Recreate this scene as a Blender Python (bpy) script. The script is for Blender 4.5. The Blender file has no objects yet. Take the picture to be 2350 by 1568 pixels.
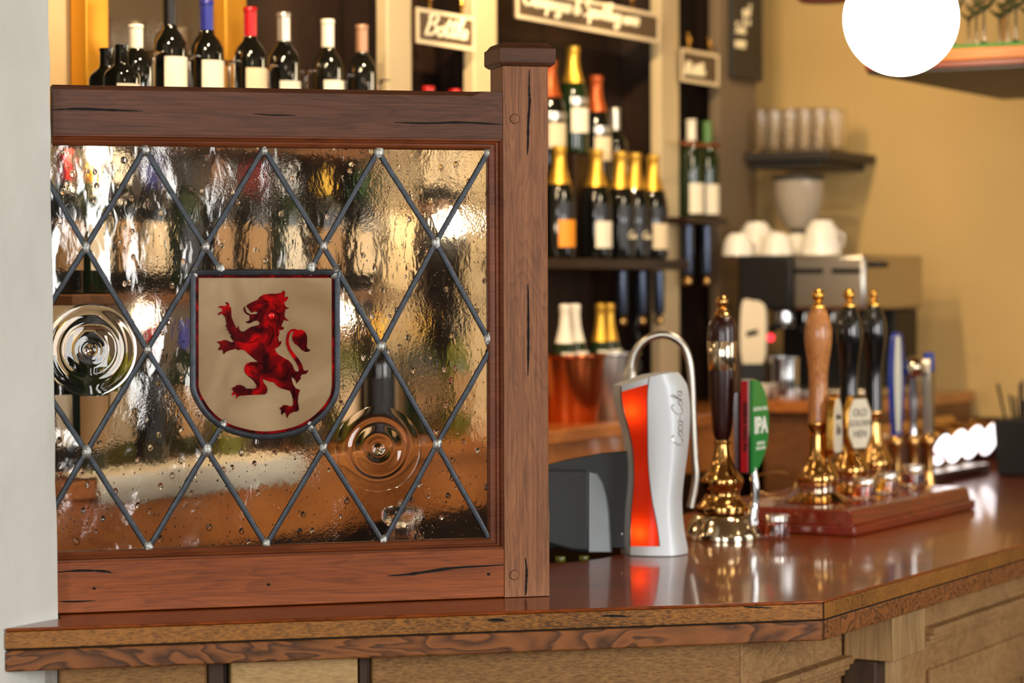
import bpy, bmesh, math, random
from mathutils import Vector, Matrix, geometry
random.seed(7)
R = math.radians
sc = bpy.context.scene
COL = sc.collection

# ------------------------------------------------------------------ camera
FPX = 5900.0
CAM = Vector((0.0, 0.0, 1.68))
PITCH = math.degrees(math.atan((784 - 650) / FPX))
ROLL = -0.2
cam_d = bpy.data.cameras.new('camera')
cam = bpy.data.objects.new('camera', cam_d)
COL.objects.link(cam)
cam_d.sensor_width = 36.0
cam_d.lens = 36.0 * FPX / 2350.0
CM = Matrix.Rotation(R(90 - PITCH), 3, 'X') @ Matrix.Rotation(R(ROLL), 3, 'Z')
cam.matrix_world = Matrix.Translation(CAM) @ CM.to_4x4()
cam_d.clip_start = 0.05
cam_d.clip_end = 100
cam_d.dof.use_dof = True
cam_d.dof.focus_distance = 4.66
cam_d.dof.aperture_fstop = 2.9
cam_d.dof.aperture_blades = 0
sc.camera = cam

# ------------------------------------------------------------------ world, daylight, lamps
sc.view_settings.view_transform = 'Standard'
sc.view_settings.look = 'None'
sc.view_settings.exposure = 0.0
sc.view_settings.gamma = 1.0
sc.view_settings.use_curve_mapping = False
sc.cycles.max_bounces = 18
sc.cycles.use_adaptive_sampling = True
sc.cycles.adaptive_threshold = 0.02
sc.cycles.transmission_bounces = 18
sc.cycles.transparent_max_bounces = 12
sc.cycles.glossy_bounces = 5
sc.cycles.diffuse_bounces = 4
sc.cycles.sample_clamp_indirect = 30.0
sc.cycles.blur_glossy = 0.3
sc.cycles.caustics_reflective = True
sc.cycles.caustics_refractive = True
w = bpy.data.worlds.new('World'); sc.world = w
w.use_nodes = True
w.node_tree.nodes['Background'].inputs[0].default_value = (0.85, 0.78, 0.68, 1)
w.node_tree.nodes['Background'].inputs[1].default_value = 0.05

def area(name, loc, target, sx, sy, power, col):
    l = bpy.data.lights.new(name, 'AREA'); l.shape = 'RECTANGLE'; l.size = sx; l.size_y = sy
    l.energy = power; l.color = col
    o = bpy.data.objects.new(name, l); COL.objects.link(o)
    o.location = loc
    o.rotation_euler = (Vector(target) - Vector(loc)).to_track_quat('-Z', 'Y').to_euler()
    return o
def bulb(name, loc, power, col=(1, .72, .42), r=0.04):
    l = bpy.data.lights.new(name, 'POINT'); l.energy = power; l.color = col; l.shadow_soft_size = r
    o = bpy.data.objects.new(name, l); COL.objects.link(o); o.location = loc
    return o
def spot(name, loc, target, power, col=(1, .74, .45), ang=70, r=0.015, blend=.6):
    l = bpy.data.lights.new(name, 'SPOT'); l.energy = power; l.color = col; l.shadow_soft_size = r
    l.spot_size = R(ang); l.spot_blend = blend
    o = bpy.data.objects.new(name, l); COL.objects.link(o); o.location = loc
    o.rotation_euler = (Vector(target) - Vector(loc)).to_track_quat('-Z', 'Y').to_euler()
    return o
DAY = (1.0, 0.985, 0.95)
area('window_daylight', (3.5, 2.2, 1.9), (0.0, 4.8, 1.2), 1.1, 1.5, 88, DAY)
area('window_daylight', (0.9, -1.6, 1.9), (0.0, 4.8, 1.2), 1.0, 1.5, 78, DAY)
area('window_daylight', (-1.7, -0.8, 1.9), (0.3, 5.0, 1.2), 0.9, 1.5, 60, DAY)
area('window_daylight', (3.9, 5.2, 1.9), (0.6, 6.0, 1.3), 1.2, 1.4, 16, (1, .97, .92))

# ------------------------------------------------------------------ picture <-> place helpers
def ray(px, py):
    d = CM @ Vector(((px - 1175) / FPX, -(py - 784) / FPX, -1.0))
    return d / d.y
def at(px, py, Y):
    d = ray(px, py); return CAM + d * Y
ZC = 1.10                                   # height of the bar top
def G(px, py, z=ZC):
    d = ray(px, py); return CAM + d * ((z - CAM.z) / d.z)
def hit(px, py, P, n):
    d = ray(px, py); return CAM + d * ((P - CAM).dot(n) / d.dot(n))
A2 = R(60.6)
U2 = Vector((math.cos(A2), math.sin(A2), 0)); N2 = Vector((U2.y, -U2.x, 0))   # along the long bar / towards the drinkers
L0 = Vector((-.7356, 5.6, 0))               # the line the wine bottles stand on
def bb(px, off, z):                         # point of the back bar under picture column px
    p = L0 + N2 * off
    q = hit(px, 650, p, N2); return Vector((q.x, q.y, z))
def bbh(px, py, off): return hit(px, py, L0 + N2 * off, N2)
def bloc(v): d = Vector((v.x, v.y, 0)) - L0; return d.dot(U2)

# ------------------------------------------------------------------ mesh helpers
class MB:
    def __init__(s): s.v = []; s.f = []
    def add(s, vs, fs):
        b = len(s.v); s.v += [Vector(v) for v in vs]; s.f += [tuple(b + i for i in f) for f in fs]; return s
    def box(s, x0, x1, y0, y1, z0, z1):
        return s.add([(x0,y0,z0),(x1,y0,z0),(x1,y1,z0),(x0,y1,z0),(x0,y0,z1),(x1,y0,z1),(x1,y1,z1),(x0,y1,z1)],
                     [(0,3,2,1),(4,5,6,7),(0,1,5,4),(1,2,6,5),(2,3,7,6),(3,0,4,7)])
    def hexa(s, bot, top):
        return s.add(list(bot)+list(top), [(3,2,1,0),(4,5,6,7),(0,1,5,4),(1,2,6,5),(2,3,7,6),(3,0,4,7)])
    def prism(s, poly, fn0, fn1, holes=()):
        """polygon(s) in 2-D, mapped to 3-D front by fn0 and back by fn1"""
        loops = [list(poly)] + [list(h) for h in holes]
        flat = [p for l in loops for p in l]
        tri = geometry.tessellate_polygon([[Vector((p[0], p[1], 0)) for p in l] for l in loops])
        n = len(flat); b = len(s.v)
        s.v += [Vector(fn0(*p)) for p in flat] + [Vector(fn1(*p)) for p in flat]
        for t in tri:
            s.f.append((b+t[0], b+t[1], b+t[2])); s.f.append((b+n+t[2], b+n+t[1], b+n+t[0]))
        o = 0
        for l in loops:
            m = len(l)
            for i in range(m):
                j = (i+1) % m
                s.f.append((b+o+i, b+o+j, b+n+o+j, b+n+o+i))
            o += m
        return s
    def lathe(s, prof, c=(0,0,0), seg=32, ax=None, caps=True):
        c = Vector(c); b = len(s.v)
        if ax is None: X, Y, Z = Vector((1,0,0)), Vector((0,1,0)), Vector((0,0,1))
        else:
            Z = Vector(ax).normalized(); X = Z.orthogonal().normalized(); Y = Z.cross(X)
        for r, z in prof:
            for i in range(seg):
                a = 2*math.pi*i/seg
                s.v.append(c + X*(r*math.cos(a)) + Y*(r*math.sin(a)) + Z*z)
        for k in range(len(prof)-1):
            for i in range(seg):
                j = (i+1) % seg
                s.f.append((b+k*seg+i, b+k*seg+j, b+(k+1)*seg+j, b+(k+1)*seg+i))
        if caps:
            if prof[0][0] > 1e-6: s.f.append(tuple(b+i for i in reversed(range(seg))))
            if prof[-1][0] > 1e-6: s.f.append(tuple(b+(len(prof)-1)*seg+i for i in range(seg)))
        return s
    def tube(s, pts, r, seg=10, closed=False):
        pts = [Vector(p) for p in pts]; n = len(pts); b = len(s.v); prev = None
        rr = r if isinstance(r, (list, tuple)) else [r]*n
        for i, p in enumerate(pts):
            if closed: t = (pts[(i+1) % n]-pts[i-1]).normalized()
            else: t = (pts[min(i+1,n-1)]-pts[max(i-1,0)]).normalized()
            if prev is None: x = t.orthogonal().normalized()
            else:
                x = prev - t*prev.dot(t)
                x = x.normalized() if x.length > 1e-6 else t.orthogonal().normalized()
            prev = x; y = t.cross(x)
            for k in range(seg):
                a = 2*math.pi*k/seg; s.v.append(p + x*(rr[i]*math.cos(a)) + y*(rr[i]*math.sin(a)))
        for i in range(n if closed else n-1):
            i2 = (i+1) % n
            for k in range(seg):
                j = (k+1) % seg
                s.f.append((b+i*seg+k, b+i*seg+j, b+i2*seg+j, b+i2*seg+k))
        if not closed:
            s.f.append(tuple(b+k for k in reversed(range(seg)))); s.f.append(tuple(b+(n-1)*seg+k for k in range(seg)))
        return s
    def arc(s, r, a0, a1, z0, z1, th=.0006, c=(0,0,0), seg=14):
        """a curved patch (a label) on a cylinder"""
        c = Vector(c); b = len(s.v)
        for i in range(seg+1):
            a = a0 + (a1-a0)*i/seg; d = Vector((math.cos(a), math.sin(a), 0))
            for rr, z in ((r,z0),(r+th,z0),(r+th,z1),(r,z1)): s.v.append(c + d*rr + Vector((0,0,z)))
        for i in range(seg):
            for k in range(4):
                j = (k+1) % 4
                s.f.append((b+i*4+k, b+(i+1)*4+k, b+(i+1)*4+j, b+i*4+j))
        s.f.append((b,b+1,b+2,b+3)); e = b+seg*4; s.f.append((e+3,e+2,e+1,e))
        return s
    def build(s, name, m, parent=None, bevel=0, seg=2, smooth=38):
        me = bpy.data.meshes.new(name)
        me.from_pydata([tuple(v) for v in s.v], [], s.f)
        bm = bmesh.new(); bm.from_mesh(me); bmesh.ops.recalc_face_normals(bm, faces=bm.faces); bm.to_mesh(me); bm.free()
        if smooth:
            me.polygons.foreach_set('use_smooth', [True]*len(me.polygons)); me.set_sharp_from_angle(angle=R(smooth))
        me.materials.append(m)
        o = bpy.data.objects.new(name, me); COL.objects.link(o)
        if parent: o.parent = parent
        if bevel:
            b = o.modifiers.new('bevel', 'BEVEL'); b.width = bevel; b.segments = seg; b.limit_method = 'ANGLE'; b.angle_limit = R(35)
            b.harden_normals = False
        return o
def spline(pts, n=8, closed=False):
    P = [Vector(p) if len(p) == 3 else Vector((p[0], p[1], 0)) for p in pts]; out = []; m = len(P)
    for i in range(m if closed else m-1):
        g = (lambda k: P[k % m]) if closed else (lambda k: P[max(0, min(m-1, k))])
        a, b, c, d = g(i-1), g(i), g(i+1), g(i+2)
        for k in range(n):
            t = k/n
            out.append(.5*((2*b)+(c-a)*t+(2*a-5*b+4*c-d)*t*t+(3*b-a-3*c+d)*t**3))
    if not closed: out.append(P[-1])
    return out
def tag(o, label, cat=None, group=None, kind=None):
    if label: o['label'] = label
    if cat: o['category'] = cat
    if group: o['group'] = group
    if kind: o['kind'] = kind
    return o
def thing(name, label, cat, loc, rz=0, group=None):
    o = bpy.data.objects.new(name, None); COL.objects.link(o)
    o.empty_display_size = .05
    o.location = loc; o.rotation_euler = (0, 0, rz)
    return tag(o, label, cat, group)
def struct(o): o['kind'] = 'structure'; return o
def copytree(o, parent=None):
    c = o.copy(); COL.objects.link(c); c.parent = parent
    for ch in list(o.children): copytree(ch, c)
    return c

# ------------------------------------------------------------------ materials
def srgb(r, g, b):
    f = lambda c: (c/255/12.92) if c/255 <= .04045 else ((c/255+.055)/1.055)**2.4
    return (f(r), f(g), f(b), 1)
def new_mat(name):
    m = bpy.data.materials.new(name); m.use_nodes = True
    nt = m.node_tree; return m, nt, nt.nodes['Principled BSDF']
def mat(name, col, rough=.5, metal=0, spec=.5, trans=0, ior=1.45, coat=0, emit=None, es=0, bump=0, bscale=40, var=0, vscale=8, alpha=1):
    m, nt, p = new_mat(name)
    p.inputs['Base Color'].default_value = col; p.inputs['Roughness'].default_value = rough
    p.inputs['Metallic'].default_value = metal; p.inputs['Specular IOR Level'].default_value = spec
    p.inputs['Transmission Weight'].default_value = trans; p.inputs['IOR'].default_value = ior
    p.inputs['Coat Weight'].default_value = coat; p.inputs['Coat Roughness'].default_value = .05
    if emit: p.inputs['Emission Color'].default_value = emit; p.inputs['Emission Strength'].default_value = es
    if bump or var:
        tc = nt.nodes.new('ShaderNodeTexCoord')
    if bump:
        n = nt.nodes.new('ShaderNodeTexNoise'); n.inputs['Scale'].default_value = bscale; n.inputs['Detail'].default_value = 6
        b = nt.nodes.new('ShaderNodeBump'); b.inputs['Strength'].default_value = 1; b.inputs['Distance'].default_value = bump
        nt.links.new(tc.outputs['Object'], n.inputs['Vector']); nt.links.new(n.outputs['Fac'], b.inputs['Height'])
        nt.links.new(b.outputs['Normal'], p.inputs['Normal'])
    if var:
        n = nt.nodes.new('ShaderNodeTexNoise'); n.inputs['Scale'].default_value = vscale; n.inputs['Detail'].default_value = 5
        r = nt.nodes.new('ShaderNodeValToRGB'); r.color_ramp.elements[0].position = .3; r.color_ramp.elements[1].position = .7
        r.color_ramp.elements[0].color = [c*(1-var) for c in col[:3]]+[1]; r.color_ramp.elements[1].color = [min(1, c*(1+var)) for c in col[:3]]+[1]
        nt.links.new(tc.outputs['Object'], n.inputs['Vector']); nt.links.new(n.outputs['Fac'], r.inputs['Fac'])
        nt.links.new(r.outputs['Color'], p.inputs['Base Color'])
    return m
def wood(name, dark, light, axis='X', rough=.35, ring=.55, scale=1.0, coat=0, fibre=.5, off=0, rings=9.0, bump=.0004, spec=.35, fa=9, fc=300, lo=.30, hi=.64):
    m, nt, p = new_mat(name); N = nt.nodes; L = nt.links
    tc = N.new('ShaderNodeTexCoord'); mp = N.new('ShaderNodeMapping')
    k = {'X': (1,0,0), 'Y': (0,1,0), 'Z': (0,0,1)}[axis]
    def mapping(al, ac):
        q = N.new('ShaderNodeMapping'); q.inputs['Scale'].default_value = [al*scale if c else ac*scale for c in k]
        q.inputs['Location'].default_value = (off*1.7, off*2.3, off*3.1)
        L.new(tc.outputs['Object'], q.inputs['Vector']); return q
    q1 = mapping(1.6, 13)
    n1 = N.new('ShaderNodeTexNoise'); n1.inputs['Scale'].default_value = 1; n1.inputs['Detail'].default_value = 3; n1.inputs['Distortion'].default_value = .6
    L.new(q1.outputs[0], n1.inputs['Vector'])
    mul = N.new('ShaderNodeMath'); mul.operation = 'MULTIPLY'; mul.inputs[1].default_value = rings
    L.new(n1.outputs['Fac'], mul.inputs[0])
    fr = N.new('ShaderNodeMath'); fr.operation = 'FRACT'; L.new(mul.outputs[0], fr.inputs[0])
    rr = N.new('ShaderNodeValToRGB'); e = rr.color_ramp.elements
    e[0].position = 0; e[0].color = (0,0,0,1); e[1].position = 1; e[1].color = (.05,.05,.05,1)
    e[0].color = (.25,.25,.25,1); e[1].color = (.3,.3,.3,1); x = e.new(.45); x.color = (.62,.62,.62,1); x = e.new(.85); x.color = (.8,.8,.8,1)
    p.inputs['Specular IOR Level'].default_value = spec
    L.new(fr.outputs[0], rr.inputs['Fac'])
    q2 = mapping(fa, fc)
    n2 = N.new('ShaderNodeTexNoise'); n2.inputs['Scale'].default_value = 1; n2.inputs['Detail'].default_value = 4; n2.inputs['Roughness'].default_value = .7
    L.new(q2.outputs[0], n2.inputs['Vector'])
    q3 = mapping(1.2, 4)
    n3 = N.new('ShaderNodeTexNoise'); n3.inputs['Scale'].default_value = 1.5; n3.inputs['Detail'].default_value = 4
    L.new(q3.outputs[0], n3.inputs['Vector'])
    mx = N.new('ShaderNodeMix'); mx.data_type = 'FLOAT'; mx.inputs[0].default_value = ring
    L.new(n3.outputs['Fac'], mx.inputs[2]); L.new(rr.outputs['Color'], mx.inputs[3])
    mx2 = N.new('ShaderNodeMix'); mx2.data_type = 'FLOAT'; mx2.inputs[0].default_value = fibre
    L.new(mx.outputs[0], mx2.inputs[2]); L.new(n2.outputs['Fac'], mx2.inputs[3])
    cr = N.new('ShaderNodeValToRGB'); cr.color_ramp.elements[0].position = lo; cr.color_ramp.elements[1].position = hi
    cr.color_ramp.elements[0].color = dark; cr.color_ramp.elements[1].color = light
    L.new(mx2.outputs[0], cr.inputs['Fac']); L.new(cr.outputs['Color'], p.inputs['Base Color'])
    b = N.new('ShaderNodeBump'); b.inputs['Distance'].default_value = bump; b.inputs['Strength'].default_value = .8
    L.new(mx2.outputs[0], b.inputs['Height']); L.new(b.outputs['Normal'], p.inputs['Normal'])
    p.inputs['Roughness'].default_value = rough; p.inputs['Coat Weight'].default_value = coat; p.inputs['Coat Roughness'].default_value = .06
    if coat: L.new(b.outputs['Normal'], p.inputs['Coat Normal']) if False else None
    return m
M = {}
M['plaster'] = mat('painted_plaster', srgb(219,221,214), .75, bump=.004, bscale=26, var=.05, vscale=5)
M['rail_top'] = wood('dark_stained_pine', srgb(50,27,16), srgb(122,74,50), 'X', .46, .3, fibre=.5, coat=0, off=1, rings=14, lo=.28, hi=.7)
M['rail_bot'] = wood('red_brown_pine', srgb(76,30,8), srgb(172,90,36), 'X', .48, .3, fibre=.5, off=2, rings=14, lo=.28, hi=.7)
M['post'] = wood('brown_pine', srgb(74,42,24), srgb(170,112,72), 'Z', .52, .35, fibre=.6, off=3, rings=22, lo=.3, hi=.7)
M['cap'] = wood('cap_pine', srgb(50,27,14), srgb(100,60,38), 'X', .48, .3, fibre=.5, off=4, rings=12)
M['bead'] = wood('bead_pine', srgb(62,24,8), srgb(134,68,30), 'X', .42, .25, fibre=.4, off=5)
M['crack'] = mat('crack_black', srgb(22,16,13), .9)
M['lead'] = mat('lead_grey', srgb(70,75,82), .45, .7, bump=.0005, bscale=300, var=.25, vscale=60)
M['solder'] = mat('solder', srgb(160,160,156), .32, .9, bump=.0008, bscale=350)
M['bar_top'] = wood('bar_top_oak', srgb(66,26,8), srgb(152,72,24), 'X', .3, .4, coat=.5, fibre=.4, off=6, rings=12, bump=.0003, spec=.25)
M['bar_edge'] = wood('bar_edge_oak', srgb(62,36,12), srgb(166,108,42), 'X', .45, .25, fibre=.7, off=7, rings=12, fa=28, fc=340, lo=.36, hi=.6)
M['bar_lower'] = wood('bar_lower_oak', srgb(50,28,12), srgb(146,88,42), 'X', .48, .85, fibre=.2, off=8.6, rings=14, lo=.26, hi=.72)
M['base_a'] = wood('bar_front_board', srgb(88,58,28), srgb(166,122,70), 'X', .65, .3, fibre=.7, off=9)
M['base_b'] = wood('bar_front_pale', srgb(132,100,60), srgb(200,164,110), 'X', .6, .3, fibre=.55, off=10)
M['base_z'] = wood('bar_front_upright', srgb(110,84,54), srgb(186,150,100), 'Z', .6, .3, fibre=.5, off=11)
M['base_dk'] = wood('bar_front_dark', srgb(38,26,18), srgb(76,54,36), 'Z', .6, .3, fibre=.5, off=12)
M['mahog'] = wood('mahogany', srgb(66,14,8), srgb(136,46,26), 'X', .25, .3, fibre=.3, off=13, coat=.5, spec=.25)
M['mahog_d'] = mat('dark_mahogany_gloss', srgb(46,14,10), .25, coat=.25, var=.2)
M['ash'] = wood('ash_handle', srgb(140,78,36), srgb(205,138,80), 'Z', .3, .7, fibre=.2, off=14, rings=14, coat=.5, scale=2.2)
M['black'] = mat('black_gloss', srgb(10,10,11), .16, coat=.8)
M['brass'] = mat('polished_brass', srgb(204,158,94), .13, 1)
M['gold'] = mat('gilt_brass', srgb(232,178,84), .2, 1)
M['nickel'] = mat('nickel', srgb(214,198,172), .12, 1)
M['chrome'] = mat('chrome', srgb(215,215,215), .1, 1)
M['steel'] = mat('brushed_steel', srgb(190,184,174), .3, 1)
M['silver'] = mat('satin_aluminium', srgb(214,220,224), .5, .35, bump=.0001, bscale=400)
M['grey_pl'] = mat('dark_grey_plastic', srgb(38,43,45), .5, bump=.00012, bscale=900)
M['glass'] = mat('clear_glass', (1,1,1,1), 0, trans=1, ior=1.45)
M['lid'] = mat('jar_lid', srgb(225,215,205), .22, 1)
M['dkwood'] = wood('back_bar_dark', srgb(22,13,8), srgb(52,33,20), 'Z', .4, .3, fibre=.3, off=15)
M['shelf'] = wood('shelf_wood', srgb(70,42,22), srgb(128,82,44), 'X', .4, .3, fibre=.3, off=16)
M['ledge'] = wood('ledge_oak', srgb(140,74,28), srgb(206,128,62), 'X', .25, .35, fibre=.3, off=17, coat=.6)
M['cream'] = mat('cream_gloss_paint', srgb(206,184,142), .4, var=.04, vscale=3)
M['taupe'] = mat('taupe_paint', srgb(120,102,80), .5, var=.06, vscale=3)
M['wallpaint'] = mat('ochre_wall_paint', srgb(206,172,110), .8, var=.07, vscale=1.6, bump=.002, bscale=12)
M['gilt'] = mat('gilt_frame', srgb(214,150,40), .35, .55)
M['mirror'] = mat('old_mirror', srgb(150,140,128), .08, .9)
M['bottle_dk'] = mat('dark_bottle_glass', srgb(14,14,10), .06, coat=.5)
M['bottle_gr'] = mat('green_bottle_glass', srgb(24,40,14), .06, coat=.5)
M['bottle_ol'] = mat('olive_bottle_glass', srgb(120,124,40), .08, trans=.4)
M['label_w'] = mat('label_white', srgb(238,226,200), .6)
M['label_c'] = mat('label_cream', srgb(228,206,168), .6)
M['label_o'] = mat('label_orange', srgb(236,146,30), .5)
M['label_d'] = mat('label_dark', srgb(34,34,38), .4)
M['foil_gold'] = mat('gold_foil', srgb(240,186,72), .3, .8, bump=.001, bscale=200)
M['foil_white'] = mat('white_capsule', srgb(236,226,206), .35)
M['foil_red'] = mat('red_capsule', srgb(190,22,28), .3, .2)
M['foil_blue'] = mat('blue_capsule', srgb(42,48,140), .3, .2)
M['foil_black'] = mat('black_capsule', srgb(20,18,18), .3)
M['foil_orange'] = mat('orange_capsule', srgb(180,84,34), .3, .4)
M['foil_tan'] = mat('tan_capsule', srgb(168,128,100), .35, .3)
M['foil_green'] = mat('green_capsule', srgb(84,128,64), .35)
M['foil_silver'] = mat('silver_foil', srgb(210,205,195), .3, .8)
M['copper'] = mat('copper', srgb(190,104,58), .22, 1)
M['chalkboard'] = mat('chalkboard_brown', srgb(92,74,54), .6)
M['chalk'] = mat('chalk_cream', srgb(246,232,196), .7)
M['porcelain'] = mat('white_porcelain', srgb(244,238,226), .2, coat=.4)
M['dkgrey'] = mat('dark_grey', srgb(46,42,38), .5)
M['matblack'] = mat('matt_black', srgb(12,11,11), .5)
M['green_mat'] = mat('green_rubber', srgb(50,130,50), .6)
M['gold_lit_pine'] = wood('lit_pine_edge', srgb(160,80,14), srgb(204,122,30), 'X', .4, .3, fibre=.4, off=18)  # warm light on the shelf edge put into a golden wood colour
M['floor'] = wood('floor_boards', srgb(60,38,24), srgb(110,74,46), 'Y', .5, .4, off=19)
M['ceil'] = mat('ceiling_paint', srgb(120,100,72), .9)
M['red_brown'] = mat('red_brown_wood', srgb(120,44,24), .4)
M['badge_green'] = mat('badge_green', srgb(40,140,60), .25, coat=.5)
M['badge_white'] = mat('badge_white', srgb(244,248,236), .4)
M['badge_red'] = mat('badge_red', srgb(170,20,30), .3)
M['badge_blue'] = mat('badge_blue', srgb(38,64,160), .25, coat=.4)
M['cream_badge'] = mat('cream_badge', srgb(240,232,208), .35)
M['ink'] = mat('ink_dark', srgb(50,44,38), .6)
M['lit_white'] = mat('lit_badge', srgb(250,246,250), .3, emit=(1,.95,1,1), es=2.4)
M['globe'] = mat('globe_glass', (1,1,1,1), .3, emit=(1,.9,.74,1), es=9)
M['indicator'] = mat('indicator_red', srgb(220,10,20), .3, emit=(1,.03,.05,1), es=3)

def seeded():
    m, nt, p = new_mat('seeded_glass'); N = nt.nodes; L = nt.links
    p.inputs['Base Color'].default_value = (1,.975,.94,1); p.inputs['Roughness'].default_value = 0.07
    p.inputs['Transmission Weight'].default_value = 1; p.inputs['IOR'].default_value = 1.48
    tc = N.new('ShaderNodeTexCoord')
    def noise(sc_, det, dist=0, mpv=None):
        n = N.new('ShaderNodeTexNoise'); n.inputs['Scale'].default_value = sc_; n.inputs['Detail'].default_value = det; n.inputs['Distortion'].default_value = dist
        if mpv:
            q = N.new('ShaderNodeMapping'); q.inputs['Scale'].default_value = mpv; L.new(tc.outputs['Object'], q.inputs['Vector']); L.new(q.outputs[0], n.inputs['Vector'])
        else: L.new(tc.outputs['Object'], n.inputs['Vector'])
        return n.outputs['Fac']
    def math_(op, a, b):
        q = N.new('ShaderNodeMath'); q.operation = op
        for i, s in enumerate((a, b)):
            if isinstance(s, (int, float)): q.inputs[i].default_value = s
            else: L.new(s, q.inputs[i])
        return q.outputs[0]
    h = math_('MULTIPLY', noise(13, 1, .3, (1,1,.6)), .0052)
    h = math_('ADD', h, math_('MULTIPLY', noise(50, 1.5, .5, (1.2,1,.6)), .00055))
    gate = math_('MULTIPLY', math_('SUBTRACT', noise(7, 2), .45), 4.0)
    gate = math_('MAXIMUM', math_('MINIMUM', gate, 1.0), .12)
    h = math_('ADD', h, math_('MULTIPLY', math_('MULTIPLY', noise(260, 3), gate), .00032))
    # bubbles
    def bubbles(scale, rad, hgt, keep, stretch):
        q = N.new('ShaderNodeMapping'); q.inputs['Scale'].default_value = stretch; L.new(tc.outputs['Object'], q.inputs['Vector'])
        v = N.new('ShaderNodeTexVoronoi'); v.inputs['Scale'].default_value = scale; v.voronoi_dimensions = '3D'
        L.new(q.outputs[0], v.inputs['Vector'])
        sep = N.new('ShaderNodeSeparateColor'); L.new(v.outputs['Color'], sep.inputs[0])
        kk = math_('LESS_THAN', sep.outputs[0], keep)
        rsz = math_('ADD', math_('MULTIPLY', sep.outputs[1], rad*.7), rad*.3)
        t = math_('DIVIDE', v.outputs['Distance'], rsz)
        t = math_('MINIMUM', t, 1.0)
        dome = math_('SUBTRACT', 1.0, math_('MULTIPLY', t, t))
        return math_('MULTIPLY', math_('MULTIPLY', dome, kk), hgt)
    h = math_('ADD', h, bubbles(46, .24, .0042, .8, (1,1,.8)))
    h = math_('ADD', h, bubbles(130, .17, .0016, .7, (1,1,.6)))
    b = N.new('ShaderNodeBump'); b.inputs['Strength'].default_value = 1; b.inputs['Distance'].default_value = 1
    L.new(h, b.inputs['Height']); L.new(b.outputs['Normal'], p.inputs['Normal'])
    return m
M['seeded'] = seeded()
def opal():
    m, nt, p = new_mat('opal_cream_glass'); N = nt.nodes; L = nt.links
    tr = N.new('ShaderNodeBsdfTranslucent'); tr.inputs[0].default_value = srgb(236,206,160)
    p.inputs['Base Color'].default_value = srgb(196,176,142); p.inputs['Roughness'].default_value = .25
    tc = N.new('ShaderNodeTexCoord'); n = N.new('ShaderNodeTexNoise'); n.inputs['Scale'].default_value = 9; n.inputs['Detail'].default_value = 4; n.inputs['Distortion'].default_value = 1
    r = N.new('ShaderNodeValToRGB'); r.color_ramp.elements[0].position = .3; r.color_ramp.elements[1].position = .7
    r.color_ramp.elements[0].color = srgb(156,128,92); r.color_ramp.elements[1].color = srgb(204,180,140)
    L.new(tc.outputs['Object'], n.inputs['Vector']); L.new(n.outputs['Fac'], r.inputs['Fac']); L.new(r.outputs[0], p.inputs['Base Color'])
    mx = N.new('ShaderNodeMixShader'); mx.inputs[0].default_value = .35
    L.new(p.outputs[0], mx.inputs[1]); L.new(tr.outputs[0], mx.inputs[2]); L.new(mx.outputs[0], N['Material Output'].inputs[0])
    return m
M['opal'] = opal()
def ruby():
    m, nt, p = new_mat('painted_ruby_glass'); N = nt.nodes; L = nt.links
    tc = N.new('ShaderNodeTexCoord'); n = N.new('ShaderNodeTexNoise'); n.inputs['Scale'].default_value = 34; n.inputs['Detail'].default_value = 3; n.inputs['Distortion'].default_value = .8
    r = N.new('ShaderNodeValToRGB'); r.color_ramp.elements[0].position = .36; r.color_ramp.elements[1].position = .72
    r.color_ramp.elements[0].color = srgb(46,0,3); r.color_ramp.elements[1].color = srgb(190,3,8)
    x = r.color_ramp.elements.new(.52); x.color = srgb(98,1,5)
    L.new(tc.outputs['Object'], n.inputs['Vector']); L.new(n.outputs['Fac'], r.inputs['Fac']); L.new(r.outputs[0], p.inputs['Base Color'])
    p.inputs['Roughness'].default_value = .12
    return m
M['ruby'] = ruby()
def redpanel():
    m, nt, p = new_mat('red_acrylic'); N = nt.nodes; L = nt.links
    tr = N.new('ShaderNodeBsdfTranslucent'); tr.inputs[0].default_value = (1,.075,.012,1)
    p.inputs['Base Color'].default_value = srgb(206,8,10); p.inputs['Roughness'].default_value = .18
    mx = N.new('ShaderNodeMixShader'); mx.inputs[0].default_value = .6
    L.new(p.outputs[0], mx.inputs[1]); L.new(tr.outputs[0], mx.inputs[2]); L.new(mx.outputs[0], N['Material Output'].inputs[0])
    return m
M['red_acrylic'] = redpanel()
def liquid(name, col): return mat(name, col, .02, trans=1, ior=1.36)
M['amber'] = liquid('amber_beer', srgb(214,98,24)); M['golden'] = liquid('golden_beer', srgb(246,184,40)); M['brownb'] = liquid('brown_beer', srgb(150,56,18))

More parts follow.
